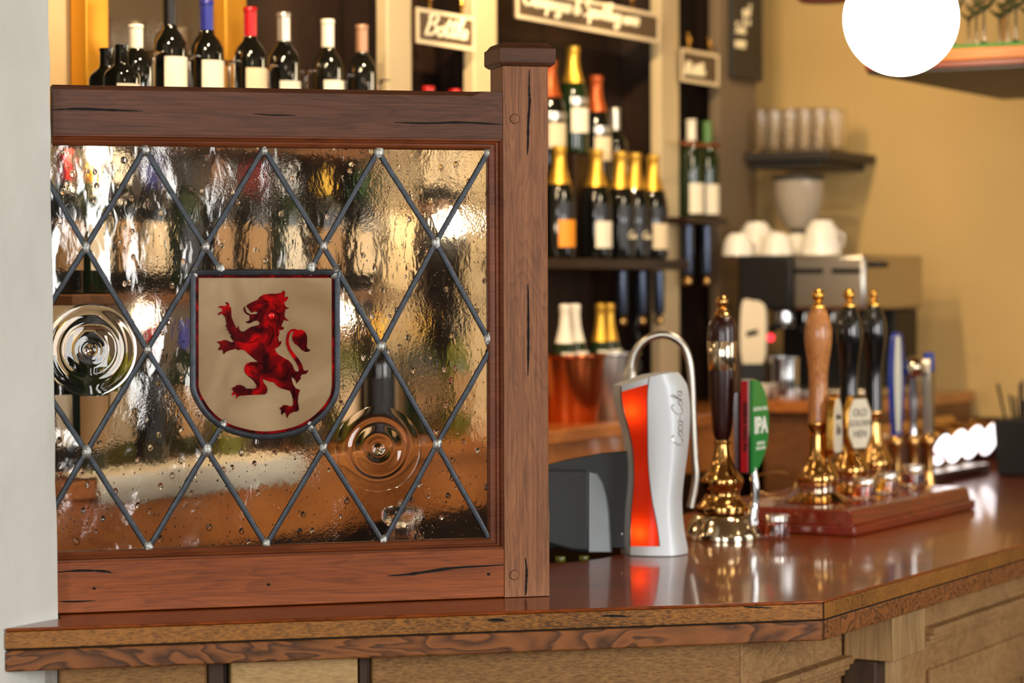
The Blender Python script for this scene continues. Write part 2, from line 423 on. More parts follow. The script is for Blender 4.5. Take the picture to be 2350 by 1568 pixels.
# chalk handwriting: single-stroke letters (x advance, height 1)
STROKES = {
 'C': (.75, [[(.72,.8),(.58,.98),(.34,.9),(.12,.55),(.15,.18),(.4,0),(.68,.14)]]),
 'o': (.42, [[(.35,.42),(.12,.36),(.05,.15),(.2,0),(.38,.1),(.4,.3),(.28,.44),(.42,.36)]]),
 'c': (.4, [[(.36,.36),(.2,.45),(.05,.25),(.12,.03),(.4,.1)]]),
 'a': (.46, [[(.36,.4),(.15,.42),(.04,.18),(.15,0),(.33,.12),(.38,.42),(.36,.1),(.48,.04)]]),
 'l': (.3, [[(.0,.08),(.2,.55),(.28,.92),(.17,1),(.1,.6),(.1,.1),(.3,.05)]]),
 'B': (.66, [[(.1,0),(.18,1)],[(.05,.85),(.3,1),(.55,.88),(.45,.6),(.2,.52)],[(.2,.52),(.5,.5),(.6,.25),(.4,.02),(.1,0)]]),
 't': (.34, [[(.2,.85),(.12,.15),(.22,.02),(.36,.1)],[(.0,.58),(.36,.62)]]),
 'e': (.38, [[(.0,.14),(.32,.26),(.3,.42),(.15,.44),(.05,.2),(.15,.02),(.4,.1)]]),
 'h': (.42, [[(.05,0),(.14,.98)],[(.08,.3),(.25,.45),(.34,.3),(.34,.02),(.44,.06)]]),
 'm': (.52, [[(.02,.42),(.05,0)],[(.05,.3),(.16,.45),(.22,.3),(.23,0)],[(.23,.3),(.35,.45),(.42,.3),(.43,.02),(.54,.06)]]),
 'p': (.4, [[(.08,.42),(.02,-.42)],[(.07,.3),(.22,.46),(.36,.3),(.3,.05),(.15,0),(.05,.1)]]),
 'g': (.42, [[(.36,.4),(.15,.42),(.04,.2),(.15,.02),(.33,.14),(.37,.42),(.32,-.25),(.15,-.42),(.03,-.25),(.42,.05)]]),
 'n': (.42, [[(.03,.42),(.05,0)],[(.05,.28),(.2,.45),(.32,.32),(.33,.02),(.44,.06)]]),
 'r': (.32, [[(.04,.42),(.06,0)],[(.06,.25),(.18,.44),(.32,.4)]]),
 'k': (.38, [[(.05,0),(.14,.98)],[(.34,.45),(.08,.2),(.38,.02)]]),
 'i': (.22, [[(.08,.42),(.08,.05),(.24,.04)]]),
 'w': (.46, [[(.02,.42),(.1,.02),(.22,.35),(.32,.02),(.44,.42)]]),
 'S': (.6, [[(.55,.85),(.35,1),(.12,.85),(.2,.6),(.45,.45),(.5,.18),(.28,0),(.05,.12)]]),
 '&': (.62, [[(.55,.05),(.15,.65),(.25,.95),(.42,.8),(.1,.35),(.12,.08),(.32,0),(.55,.4)]]),
 '-': (.26, [[(.02,.26),(.22,.28)]]), ' ': (.3, []),
 's': (.36, [[(.32,.38),(.18,.45),(.06,.36),(.28,.14),(.18,0),(.03,.08)]]),
 'd': (.44, [[(.34,.38),(.15,.42),(.04,.18),(.15,0),(.33,.12),(.4,.98)],[(.4,.98),(.37,.08),(.46,.04)]]),
 'u': (.42, [[(.04,.42),(.06,.08),(.2,0),(.32,.12),(.34,.42),(.34,.05),(.44,.04)]]),
}
def handwrite(mb, text, fn, r, slant=.28, fit=None):
    adv = sum(STROKES[c][0] for c in text)
    k = 1 if fit is None else fit/adv
    x = 0
    for c in text:
        a, st = STROKES[c]
        for s in st:
            pts = spline(s, 4)
            mb.tube([fn(((x+p.x)*k + p.y*slant*k), p.y*k) for p in pts], r, 6)
        x += a
    return mb
def text(name, body, size, loc, rot, m, parent, ext=.0004, align='CENTER', shear=0, offset=0, spacing=1):
    c = bpy.data.curves.new(name, 'FONT'); c.body = body; c.size = size; c.extrude = ext; c.align_x = align; c.align_y = 'CENTER'
    c.shear = shear; c.offset = offset; c.space_character = spacing
    c.materials.append(m)
    o = bpy.data.objects.new(name, c); COL.objects.link(o); o.location = loc; o.rotation_euler = rot
    dg = bpy.context.evaluated_depsgraph_get(); me = bpy.data.meshes.new_from_object(o.evaluated_get(dg)); me.name = name
    bpy.data.objects.remove(o); bpy.data.curves.remove(c)
    o = bpy.data.objects.new(name, me); COL.objects.link(o); o.location = loc; o.rotation_euler = rot; o.parent = parent
    return o

# ================================================================== the setting
A = G(133, 1420); B = G(8, 1443); K = G(1890, 1378)
U1 = (K - B).normalized(); N1 = Vector((U1.y, -U1.x, 0))
# plaster pier at the left
wd = (B - A).normalized()
lean = Vector((-.0075, 0, 0))
mb = MB()
zs = [0, .5, 1.0, 1.06] + [1.1 + .06*i for i in range(1, 33)]
rows = []
for i, z in enumerate(zs):
    j = Vector((random.uniform(-1, 1), random.uniform(-1, 1), 0))*.0016
    a = A + lean*(z - ZC) + j; a.z = z
    ring = [a]
    for t in (.004, .05, .12, .3, 1.6):
        q = A + wd*t + lean*(z-ZC) + Vector((random.uniform(-1,1), random.uniform(-1,1), 0))*.0012*(t < .2); q.z = z; ring.append(q)
    far = A + wd*1.6 + Vector((-.3, .3, 0)); far.z = z; ring.append(far)
    bk = A + Vector((-.18, .42, 0)); bk.z = z; ring.append(bk)
    rows.append(ring)
n = len(rows[0])
for r_ in rows: mb.v += r_
for i in range(len(rows)-1):
    for k in range(n):
        k2 = (k+1) % n
        mb.f.append((i*n+k, i*n+k2, (i+1)*n+k2, (i+1)*n+k))
mb.f.append(tuple(range(n))); mb.f.append(tuple((len(rows)-1)*n+k for k in range(n)))
struct(mb.build('wall_left', M['plaster'], bevel=.006, smooth=50))
# floor, ceiling
struct(MB().box(-4, 5, -3, 11, -.1, 0).build('floor', M['floor']))
struct(MB().box(-4, 5, -3, 11, 3.02, 3.12).build('ceiling', M['ceil']))
# end wall (ochre) across the far end of the bar
W0 = Vector((.86, 8.75, 0))
def wallp(t, back, z): q = W0 + N2*t + U2*back; return Vector((q.x, q.y, z))
mb = MB(); mb.hexa([wallp(-1.2,0,0), wallp(4,0,0), wallp(4,.15,0), wallp(-1.2,.15,0)], [wallp(-1.2,0,3.02), wallp(4,0,3.02), wallp(4,.15,3.02), wallp(-1.2,.15,3.02)])
struct(mb.build('wall_end', M['wallpaint']))
zd = hit(2220, 957, W0 - U2*.02, U2).z
mb = MB(); mb.hexa([wallp(.42,-.022,.9), wallp(4,-.022,.9), wallp(4,-.001,.9), wallp(.42,-.001,.9)], [wallp(.42,-.022,zd), wallp(4,-.022,zd), wallp(4,-.001,zd), wallp(.42,-.001,zd)])
struct(mb.build('trim_1', M['mahog_d'], bevel=.004))
# wall behind the back bar
def bp(s, off, z): q = L0 + U2*s + N2*off; return Vector((q.x, q.y, z))
def bbox(mb, s0, s1, o0, o1, z0, z1):
    return mb.hexa([bp(s0,o1,z0), bp(s1,o1,z0), bp(s1,o0,z0), bp(s0,o0,z0)], [bp(s0,o1,z1), bp(s1,o1,z1), bp(s1,o0,z1), bp(s0,o0,z1)])
s_of = lambda px, off: bloc(bb(px, off, 0))
S_END = s_of(1742, 0); SL0 = s_of(60, -.3)
struct(bbox(MB(), SL0, S_END+.2, -.36, -.24, 0, 3.02).build('wall_back', M['cream']))

# ================================================================== bar counter
OV1, OV2 = .045, .135
W1 = (G(1300, 1293) - K).dot(-N1)
WR = .98
def meet(p, d, q, e):
    c = d.x*e.y - d.y*e.x; t = ((q.x-p.x)*e.y - (q.y-p.y)*e.x)/c; return p + d*t
farF = meet(K, U2, W0 - U2*.01, N2)
farB = meet(K - N2*WR, U2, W0 - U2*.01, N2)
inner = meet(K - N1*W1, U1, K - N2*WR, U2)
ret = Vector((-.25, 1, 0)).normalized()
Acl = A + Vector((.003, -.002, 0)); Bcl = B + Vector((.002, -.002, 0))
lb = meet(A + Vector((.004, 0, 0)), ret, K - N1*.30, U1)
lb2 = G(1190, 1297)
back_pts = [K - N2*WR + U2*1.25, G(1428, 1222), G(1424, 1273), G(1385, 1281), G(1330, 1289), lb2, lb]
outline = [Bcl, K, farF, farB] + back_pts + [Acl]
for v in outline: v.z = ZC
bar = thing('bar_counter', 'long varnished wooden bar counter with a two-layer front edge and an angled corner', 'bar counter', B.copy())
def bl(v, z): return Vector((v.x - B.x, v.y - B.y, z - ZC))
def slab(name, inset, z0, z1, m, bevel):
    # inset only the drinkers' side
    pts = [Bcl - N1*inset, meet(K - N1*inset, U1, K - N2*inset, U2), farF - N2*inset, farB] + back_pts + [Acl]
    mb = MB(); idx = [(p.x, p.y) for p in pts]
    mb.prism(idx, lambda x, y: bl(Vector((x, y, 0)), z1), lambda x, y: bl(Vector((x, y, 0)), z0))
    return mb.build(name, m, bar, bevel=bevel, seg=3)
slab('top_board', .0, ZC-.006, ZC, M['bar_top'], .0025)
slab('top_edge', .0008, ZC-.035, ZC-.0062, M['bar_edge'], .0015)
slab('shadow_gap', .004, ZC-.038, ZC-.0352, M['crack'], 0)
slab('lower_edge', .0015, ZC-.074, ZC-.0382, M['bar_lower'], .003)
# mitre line at the corner
mb = MB(); mb.box(-.0008, .0008, -.001, .001, -.0725, -.003)
jl = mb.build('mitre_joint', M['crack'], bar); jl.location = bl(K, ZC) - (N1+N2).normalized()*-.0006
# knots and cracks on the edge boards
mb = MB()
def sliver(mb, fn, pts, wmax, prof=None):
    """thin dark split following pts (2-D), tapering"""
    P = spline(pts, 5); n = len(P); top = []; bot = []
    for i, p in enumerate(P):
        t = i/(n-1); wv = wmax*(math.sin(math.pi*min(max(t, .03), .97))**.6)*random.uniform(.7, 1.15)
        top.append((p.x, p.y + wv/2)); bot.append((p.x, p.y - wv/2))
    mb.prism(top + bot[::-1], lambda x, y: fn(x, y, 0), lambda x, y: fn(x, y, 1))
def edge_fn(x, y, k):
    q = hit(x, y, B + N1*(.0004 - .0012*k), N1); return q - B
for pts, wv in (([(120,1466),(140,1465),(162,1467)], 6), ([(762,1437),(800,1436),(842,1437)], 3), ([(1118,1424),(1140,1423),(1160,1424)], 7), ([(1380,1414),(1410,1414),(1440,1415)], 6),
                ([(1706,1393),(1730,1394),(1772,1396)], 4), ([(350,1456),(420,1457),(480,1458)], 2.5), ([(85,1516),(110,1515),(140,1516)], 3)):
    sliver(mb, edge_fn, pts, wv)
mb.build('knots', M['crack'], bar)

# bar front (panelling under the counter)
Kp = meet(K - N1*OV1, U1, K - N2*OV2, U2)
Fo = B - N1*OV1
base = thing('bar_panelling', 'timber panelled front of the bar under the counter', 'bar front', Kp.copy())
def fl(v, z): return Vector((v.x - Kp.x, v.y - Kp.y, z - ZC))
def fboard(mb, px0, px1, off, th, z0, z1):
    a = hit(px0, 1540, Fo + N1*off, N1); b = hit(px1, 1540, Fo + N1*off, N1)
    mb.hexa([fl(a,z0), fl(b,z0), fl(b-N1*th,z0), fl(a-N1*th,z0)], [fl(a,z1), fl(b,z1), fl(b-N1*th,z1), fl(a-N1*th,z1)])
    return mb
ZT = ZC - .0745; ZB = .02
fboard(MB(), 138, 476, -.012, .05, ZB, ZT).build('board', M['base_a'], base, bevel=.003)
fboard(MB(), 478, 514, -.004, .05, ZB, ZT).build('stile', M['base_dk'], base, bevel=.003)
fboard(MB(), 530, 822, -.002, .05, ZB, ZT).build('board', M['base_b'], base, bevel=.004)
fboard(MB(), 824, 852, -.014, .05, ZB, ZT).build('stile', M['base_dk'], base, bevel=.003)
fboard(MB(), 854, 1699, -.004, .05, ZB, ZT).build('board', M['base_a'], base, bevel=.004)
fboard(MB(), 139, 1700, -.055, .02, ZB, ZT).build('backing', M['base_dk'], base)
# right-hand run, parallel to the long bar
def rboard(mb, s0, s1, off, th, z0, z1):
    a = Kp + U2*s0 + N2*off; b = Kp + U2*s1 + N2*off
    mb.hexa([fl(a,z0), fl(b,z0), fl(b-N2*th,z0), fl(a-N2*th,z0)], [fl(a,z1), fl(b,z1), fl(b-N2*th,z1), fl(a-N2*th,z1)])
    return mb
def sR(px, py=1480): return (hit(px, py, Kp, N2) - Kp).dot(U2)
LEN = (farF - Kp).dot(U2) - .05
sp0 = sR(1985); sp1 = sR(2125)
M['base_r'] = wood('bar_front_run', srgb(104,74,44), srgb(184,142,92), 'Y', .6, .35, fibre=.5, off=20)
rboard(MB(), .004, LEN, 0, .04, ZB, ZT).build('board', M['base_r'], base, bevel=.002)
def zR(px, py): return hit(px, py, Kp + N2*.015, N2).z
zm = zR(1900, 1525)
for s0, s1 in ((.02, sp0-.03), (sp1-.02, LEN)):
    # moulding: three stacked steps
    mb = MB()
    rboard(mb, s0, s1, .028, .028, zm-.012, zm+.004); rboard(mb, s0, s1, .02, .02, zm-.024, zm-.012); rboard(mb, s0, s1, .010, .010, zm-.036, zm-.024)
    mb.build('moulding', M['base_r'], base, bevel=.003)
mb = MB()
z1_ = zm - .09
rboard(mb, sp1, LEN, .012, .012, z1_-.10, z1_-.0)
for i in range(4):
    s = sp1 + .16 + i*.62
    rboard(mb, s-.14, s-.06, .012, .012, .1, z1_-.10)
mb.build('panel_frame', M['base_r'], base, bevel=.004)
mb = MB()
for i in range(4):
    s = sp1 + .14 + i*.62
    rboard(mb, s, s+.42, .006, .006, .2, z1_-.14)
mb.build('raised_panel', M['base_a'], base, bevel=.005)
# corner bracket post with turned baluster
sP = lambda px, o: (hit(px, 1450, Kp + N2*o, N2) - Kp).dot(U2)
blk0, blk1 = sP(2050, .11), sP(2124, .11); bs = blk0 + .055
mb = MB(); rboard(mb, blk0, blk1, .11, .105, ZT-.095, ZT-.001); mb.build('bracket_block', M['base_z'], base, bevel=.003)
mb = MB(); rboard(mb, blk0-.005, blk0+.05, .075, .07, ZB, ZT-.096); mb.build('bracket_stile', M['base_dk'], base, bevel=.004)
mb = MB(); c = Kp + U2*(bs+.02) + N2*.07
mb.lathe([(.03,ZT-.096-ZC),(.03,ZT-.15-ZC),(.022,ZT-.175-ZC),(.03,ZT-.185-ZC),(.034,ZT-.20-ZC),(.03,ZT-.215-ZC),(.024,ZT-.23-ZC),(.032,ZT-.33-ZC),(.036,ZT-.5-ZC),(.03,.1-ZC),(.034,ZB-ZC)], fl(c, ZC), 24)
mb.build('baluster', M['base_z'], base)

# ================================================================== partition screen
PL = G(133, 1411); PR = G(1259, 1369)
SU = (PR - PL).normalized(); SN = Vector((SU.y, -SU.x, 0))
SA = math.atan2(SU.y, SU.x)
GB = .020                                        # glass sits this far behind the front face
def S(px, py, back=0.0):
    q = hit(px, py, PL - SN*back, SN) - PL
    return (q.dot(SU), q.z)
scr = thing('partition_screen', 'oak-framed leaded glass screen with a red lion shield standing on the bar', 'partition screen', PL, SA)
def sx(px, py=800, back=0): return S(px, py, back)[0]
uL = (meet(A + Vector((.002, 0, 0)), ret, PL, SU) - PL).dot(SU)
uP0 = sx(1156); uP1 = sx(1259)
zT0 = S(640, 202)[1]; zT1 = S(640, 313)[1]      # top rail
zB1 = S(640, 1276)[1]; zB0 = .0015
THK = .052
# top rail with a stopped chamfer on its upper front edge
uc = sx(1085, 212); ce = sx(1108, 212)
def section(ch): return [(0, zT1), (THK, zT1), (THK, zT0), (ch*1.2, zT0), (0, zT0 - ch)]
mb = MB(); us = [(uL, .0085), (uc, .0085), (ce, .0004), (uP0, .0004)]
for u, ch in us:
    for y, z in section(ch): mb.v.append(Vector((u, y, z)))
for i in range(3):
    for k in range(5):
        j = (k+1) % 5; mb.f.append((i*5+k, i*5+j, (i+1)*5+j, (i+1)*5+k))
mb.f.append((0,1,2,3,4)); mb.f.append((15,16,17,18,19))
mb.build('top_rail', M['rail_top'], scr, bevel=.0012)
mb = MB(); mb.box(uL, uP0, 0, THK, zB0, zB1); mb.build('bottom_rail', M['rail_bot'], scr, bevel=.0018)
PW = uP1 - uP0
pd = PW*1.02
zCap0 = S(1215, 153)[1]; zCap1 = S(1215, 98)[1]
# post: chamfered right front edge between stops
mb = MB(); y0, y1 = -.0012, pd
def psec(ch): return [(uP0, y0), (uP1-ch, y0), (uP1, y0+ch), (uP1, y1), (uP0, y1)]
zs_ = [(.0012, .0003), (S(1258,1165)[1]-.008, .0003), (S(1258,1165)[1], .004), (S(1258,400)[1], .004), (S(1258,400)[1]+.008, .0003), (zCap0, .0003)]
for z, ch in zs_:
    for x, y in psec(ch): mb.v.append(Vector((x, y, z)))
for i in range(len(zs_)-1):
    for k in range(5):
        j = (k+1) % 5; mb.f.append((i*5+k, i*5+j, (i+1)*5+j, (i+1)*5+k))
mb.f.append((0,1,2,3,4)); e_ = (len(zs_)-1)*5; mb.f.append((e_,e_+1,e_+2,e_+3,e_+4))
mb.build('post', M['post'], scr, bevel=.0008)
# cap: chamfered block
cw = (sx(1279,130)-sx(1149,130))/2; cx = (uP0+uP1)/2 + .0015; cy = pd/2
hc = zCap1 - zCap0
mb = MB()
def sq(h, z): return [Vector((cx-h, cy-h, z)), Vector((cx+h, cy-h, z)), Vector((cx+h, cy+h, z)), Vector((cx-h, cy+h, z))]
lv = [(cw-.007, zCap0), (cw, zCap0+.006), (cw, zCap1-.010), (cw-.003, zCap1-.009), (cw-.010, zCap1)]
for h, z in lv: mb.v += sq(h, z)
for i in range(len(lv)-1):
    for k in range(4):
        j = (k+1) % 4; mb.f.append((i*4+k, i*4+j, (i+1)*4+j, (i+1)*4+k))
mb.f.append((3,2,1,0)); e_ = (len(lv)-1)*4; mb.f.append((e_,e_+1,e_+2,e_+3))
mb.build('post_cap', M['cap'], scr, bevel=.002)
# bead moulding round the glass (mitred)
prof = [(0, .004), (.004, .004), (.005, .009), (.008, .0075), (.0105, .0085), (.012, .012), (.0165, .011), (.021, .013), (.0235, .017), (.0245, .026), (0, .026)]
bw = zT1 - S(900, 343, GB)[1]; bwR = uP0 - sx(1118, 800, GB); bwB = S(900, 1241, GB)[1] - zB1
mb = MB(); P = len(prof)
pk = prof[-2][0]
def bpt(o, y, k):
    t = o/pk
    top = zT1 - bw*t; rt = uP0 - bwR*t; bo = zB1 + bwB*t
    return [(uL, y, top), (rt, y, top), (rt, y, bo), (uL, y, bo)][k]
for k in range(4):
    for o, y in prof: mb.v.append(Vector(bpt(o, y, k)))
for k in range(3):
    for i in range(P):
        j = (i+1) % P; mb.f.append((k*P+i, k*P+j, (k+1)*P+j, (k+1)*P+i))
mb.f.append(tuple(range(P))); mb.f.append(tuple(3*P+i for i in range(P)))
mb.build('glazing_bead', M['bead'], scr, smooth=25)
# pegs
mb = MB()
for px, py in ((1181, 273), (1180, 1320)):
    u, z = S(px, py); mb.lathe([(.0085, 0), (.0085, .0022), (.0075, .003), (0, .003)], (u, y0+.0005, z), 20, (0, -1, 0))
pg = mb
for i, (px, py) in enumerate(((1181, 273), (1180, 1320))):
    u, z = S(px, py)
    q = MB().lathe([(.0085, 0), (.0085, .0014), (.0078, .002), (0, .002)], (u, y0+.0005, z), 20, (0, -1, 0)).build('peg', M['post'], scr)
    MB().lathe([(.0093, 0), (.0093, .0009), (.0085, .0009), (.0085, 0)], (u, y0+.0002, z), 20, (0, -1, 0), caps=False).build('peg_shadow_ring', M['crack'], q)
# splits in the timber
def scr_fn(front):
    def f(x, y, k):
        u, z = S(x, y); return Vector((u, front - .0004 + .0012*k, z))
    return f
mb = MB(); f = scr_fn(y0)
def vsliver(mb, fn, pts, wmax):
    P = spline(pts, 6); n = len(P); a = []; b = []
    for i, p in enumerate(P):
        t = i/(n-1); wv = wmax*(math.sin(math.pi*min(max(t, .03), .97))**.5)*random.uniform(.7, 1.15)
        a.append((p.x + wv/2, p.y)); b.append((p.x - wv/2, p.y))
    mb.prism(a + b[::-1], lambda x, y: fn(x, y, 0), lambda x, y: fn(x, y, 1))
vsliver(mb, f, [(1214,160),(1214,210),(1215,235),(1212,280),(1211,330),(1210,355)], 6)
vsliver(mb, f, [(1211,650),(1212,720),(1212,800),(1211,862)], 6)
vsliver(mb, f, [(1205,1280),(1208,1310),(1207,1340),(1206,1367)], 6)
mb.build('split', M['crack'], scr)
mb = MB(); f = scr_fn(0)
sliver(mb, f, [(118,252),(180,250),(260,253),(328,255)], 6)
sliver(mb, f, [(905,281),(980,283),(1060,281),(1155,286)], 6)
sliver(mb, f, [(580,261),(620,264),(680,265)], 4)
mb.build('split', M['crack'], scr)
mb = MB()
sliver(mb, f, [(890,1322),(950,1317),(1040,1304),(1156,1297)], 7)
sliver(mb, f, [(130,1314),(180,1310),(235,1311),(258,1315)], 6)
sliver(mb, f, [(134,1381),(170,1381),(220,1379)], 4)
for px, py in ((216,1351),(616,1342),(1121,1318)):
    sliver(mb, f, [(px-4,py),(px,py),(px+4,py)], 7)
mb.build('split', M['crack'], scr)

# ---- lead lattice
LR = .0052
def lead_pt(px, py): u, z = S(px, py, GB); return Vector((u, GB, z))
lines = [
 [(108,412),(197,568),(338,803),(475,1033),(611,1252)],
 [(331,340),(471,566),(505,620)], [(712,976),(742,1028),(880,1246)],
 [(606,342),(742,565),(874,795),(1003,1020),(1121,1234)],
 [(866,345),(1000,557),(1123,784)],
 [(108,900),(198,1038),(340,1260)],
 [(108,712),(197,568),(333,340)],
 [(112,1188),(198,1038),(338,803),(441,628),(471,566),(604,342)],
 [(340,1260),(475,1033),(511,974)],
 [(714,617),(742,565),(869,345)],
 [(611,1252),(742,1028),(874,795),(1000,557),(1121,346)],
 [(879,1246),(1003,1020),(1123,806)]]
mb = MB()
def came(mb, pts, wd_=LR, hh=.0042, seg=8):
    """flat-oval lead came along points in the glass plane"""
    n = len(pts)
    b = len(mb.v)
    for i, p in enumerate(pts):
        t = (pts[min(i+1,n-1)] - pts[max(i-1,0)]).normalized()
        side = Vector((-t.z, 0, t.x))
        for k in range(seg):
            a = 2*math.pi*k/seg
            mb.v.append(p + side*(wd_*math.cos(a)) + Vector((0, -1, 0))*(hh*math.sin(a)))
    for i in range(n-1):
        for k in range(seg):
            j = (k+1) % seg; mb.f.append((b+i*seg+k, b+i*seg+j, b+(i+1)*seg+j, b+(i+1)*seg+k))
    mb.f.append(tuple(b+k for k in range(seg))); mb.f.append(tuple(b+(n-1)*seg+k for k in range(seg)))
for ln in lines:
    pts = []
    for a, b in zip(ln[:-1], ln[1:]):
        m_ = 5
        for i in range(m_):
            t = i/m_; q = lead_pt(a[0]+(b[0]-a[0])*t, a[1]+(b[1]-a[1])*t)
            pts.append(q + Vector((random.uniform(-1,1)*.0004, 0, random.uniform(-1,1)*.0004)))
    pts.append(lead_pt(*ln[-1])); came(mb, pts)
lattice = mb.build('lead_lattice', M['lead'], scr)
C5 = lambda x, y: (420 + x/3.734, 600 + y/3.734)
arc_pts = [(85,1060),(92,1110),(118,1175),(190,1290),(290,1385),(400,1445),(560,1490),(700,1504),(850,1490),(1000,1450),(1130,1375),(1230,1280),(1298,1175),(1316,1110),(1322,1060)]
arcs = [ (p.x, p.y) for p in spline(arc_pts, 4)]
sh_c = [C5(x, y) for x, y in [(85, 95)] + arcs + [(1320, 95)]]
mb = MB()
ctr = C5(700, 760)
dense = []
for i in range(len(sh_c)):
    a = sh_c[i]; b = sh_c[(i+1) % len(sh_c)]
    L_ = math.hypot(b[0]-a[0], b[1]-a[1]); m_ = max(1, int(L_/25))
    for k in range(m_): dense.append((a[0]+(b[0]-a[0])*k/m_, a[1]+(b[1]-a[1])*k/m_))
def ringwalk(mb, pts, wd_, hh, seg=8):
    n = len(pts); b = len(mb.v)
    for i, p in enumerate(pts):
        t1 = (pts[i]-pts[i-1]).normalized(); t2 = (pts[(i+1) % n]-pts[i]).normalized(); t = (t1+t2).normalized()
        side = Vector((-t.z, 0, t.x)); kk = 1/max(.5, t.dot(t1))
        for k in range(seg):
            a = 2*math.pi*k/seg; mb.v.append(p + side*(wd_*kk*math.cos(a)) + Vector((0,-1,0))*(hh*math.sin(a)))
    for i in range(n):
        i2 = (i+1) % n
        for k in range(seg):
            j = (k+1) % seg; mb.f.append((b+i*seg+k, b+i*seg+j, b+i2*seg+j, b+i2*seg+k))
def sp(px, py, back): u, z = S(px, py, back); return Vector((u, back, z))
ringwalk(mb, [sp(x, y, GB-.002) for x, y in dense], .0056, .0056)
shield_lead = mb.build('shield_lead', M['lead'], scr)
# solder blobs at the joints
joints = [(333,344),(606,346),(869,350),(197,568),(471,566),(742,565),(1000,557),(338,803),(874,795),(198,1038),(475,1033),(742,1028),(1003,1020),(340,1256),(611,1249),(879,1241),
          (445,630),(770,628),(505,618),(714,616),(511,976),(711,978),(1120,778),(1119,350)]
for px, py in joints:
    c = lead_pt(px, py); rx = .0078*random.uniform(.85,1.15)
    mb = MB(); b = 0; seg = 12
    for k, (r_, h_) in enumerate(((1,.0035),(.8,.0055),(.45,.0068),(0,.0072))):
        for i in range(seg):
            a = 2*math.pi*i/seg; jt = random.uniform(.8,1.2)
            mb.v.append(c + Vector((rx*r_*math.cos(a)*jt, -h_, rx*1.5*r_*math.sin(a)*jt)))
    for k in range(3):
        for i in range(seg):
            j = (i+1) % seg; mb.f.append((b+k*seg+i, b+k*seg+j, b+(k+1)*seg+j, b+(k+1)*seg+i))
    mb.build('solder_joint', M['solder'], lattice)

# ---- glass
gt = .0035
def gfront(back):
    def f0(x, y): u, z = S(x, y, GB); return Vector((u, back - gt/2, z))
    def f1(x, y): u, z = S(x, y, GB); return Vector((u, back + gt/2, z))
    return f0, f1
f0, f1 = gfront(GB)
dL = [(197,568),(338,803),(198,1038),(109,895),(109,715)]
dR = [(874,795),(1003,1020),(879,1238),(742,1028)]
inset = lambda pts, k: [((x-sum(p[0] for p in pts)/len(pts))*k+sum(p[0] for p in pts)/len(pts), (y-sum(p[1] for p in pts)/len(pts))*k+sum(p[1] for p in pts)/len(pts)) for x, y in pts]
outer = [(104,326),(1126,338),(1126,1243),(104,1266)]
mb = MB(); mb.prism(outer, f0, f1, [dL, dR, sh_c])
mb.build('seeded_glass', M['seeded'], scr, smooth=0)
for dia, (bx, by), k_ in ((dL, (207,803), 1.0), (dR, (868,1030), .95)):
    u0, z0 = S(bx, by, GB)
    Rb = .082*k_
    circ = [(bx + Rb/.00079*math.cos(2*math.pi*i/40), by + Rb/.00079*math.sin(2*math.pi*i/40)) for i in range(40)]
    inside = all(109 <= c[0] for c in circ)
    fr = [(0,.0060),(.004,.0057),(.008,.0040),(.011,.0024),(.015,.0030),(.020,.0026),(.026,.0018),(.034,.0020),(.042,.0036),(.048,.0042),(.053,.0032),(.060,.0022),(.070,.0021),(.078,.0026),(Rb,.0018)]
    bk = [(Rb,-.0018),(.06,-.0019),(.04,-.0017),(.02,-.002),(.008,-.003),(0,-.0034)]
    # diamond-shaped flat plus the spun bullseye, clipped where the pier hides it
    mb = MB()
    mb.lathe([(r_, h_) for r_, h_ in fr] + bk, (u0, GB, z0), 48, (0,-1,0))
    mb.build('bullseye', M['glass'], scr)
    mb = MB()
    if dia is dR:
        cl = [(x, y) for x, y in circ]
        k2 = min(1, 112/(Rb/.00079))
        cl = [(bx+(x-bx)*k2, by+(y-by)*k2) for x, y in cl]
        mb.prism(dia, f0, f1, [cl])
        mb.build('clear_pane', M['glass'], scr, smooth=0)
    else:
        cl = [(bx+(x-bx)*.9, by+(y-by)*.9) for x, y in circ]
        mb.prism(dia, f0, f1, [cl]); mb.build('clear_pane', M['glass'], scr, smooth=0)
def shrink(pts, d):
    out = []; n = len(pts)
    for i in range(n):
        a, b, c = Vector(pts[i-1]).to_2d(), Vector(pts[i]).to_2d(), Vector(pts[(i+1) % n]).to_2d()
        t1 = (b-a).normalized(); t2 = (c-b).normalized(); t = (t1+t2).normalized()
        nrm = Vector((-t.y, t.x)); kk = 1/max(.5, t.dot(t1))
        q1 = b + nrm*d*kk; q2 = b - nrm*d*kk; cc = Vector(ctr)
        out.append(tuple(q1 if (q1-cc).length < (q2-cc).length else q2))
    return out
sh_in = shrink(dense, 4.5); sh_red = shrink(dense, 12.5)
def gl(y): 
    def f(x, yy): u, z = S(x, yy, GB); return Vector((u, y, z))
    return f
mb = MB(); mb.prism(sh_in, gl(GB-.001), gl(GB+.002)); mb.build('shield_glass', M['opal'], scr)
mb = MB(); mb.prism(sh_in, gl(GB-.0022), gl(GB-.0012), [sh_red]); mb.build('red_border', M['ruby'], scr, smooth=0)
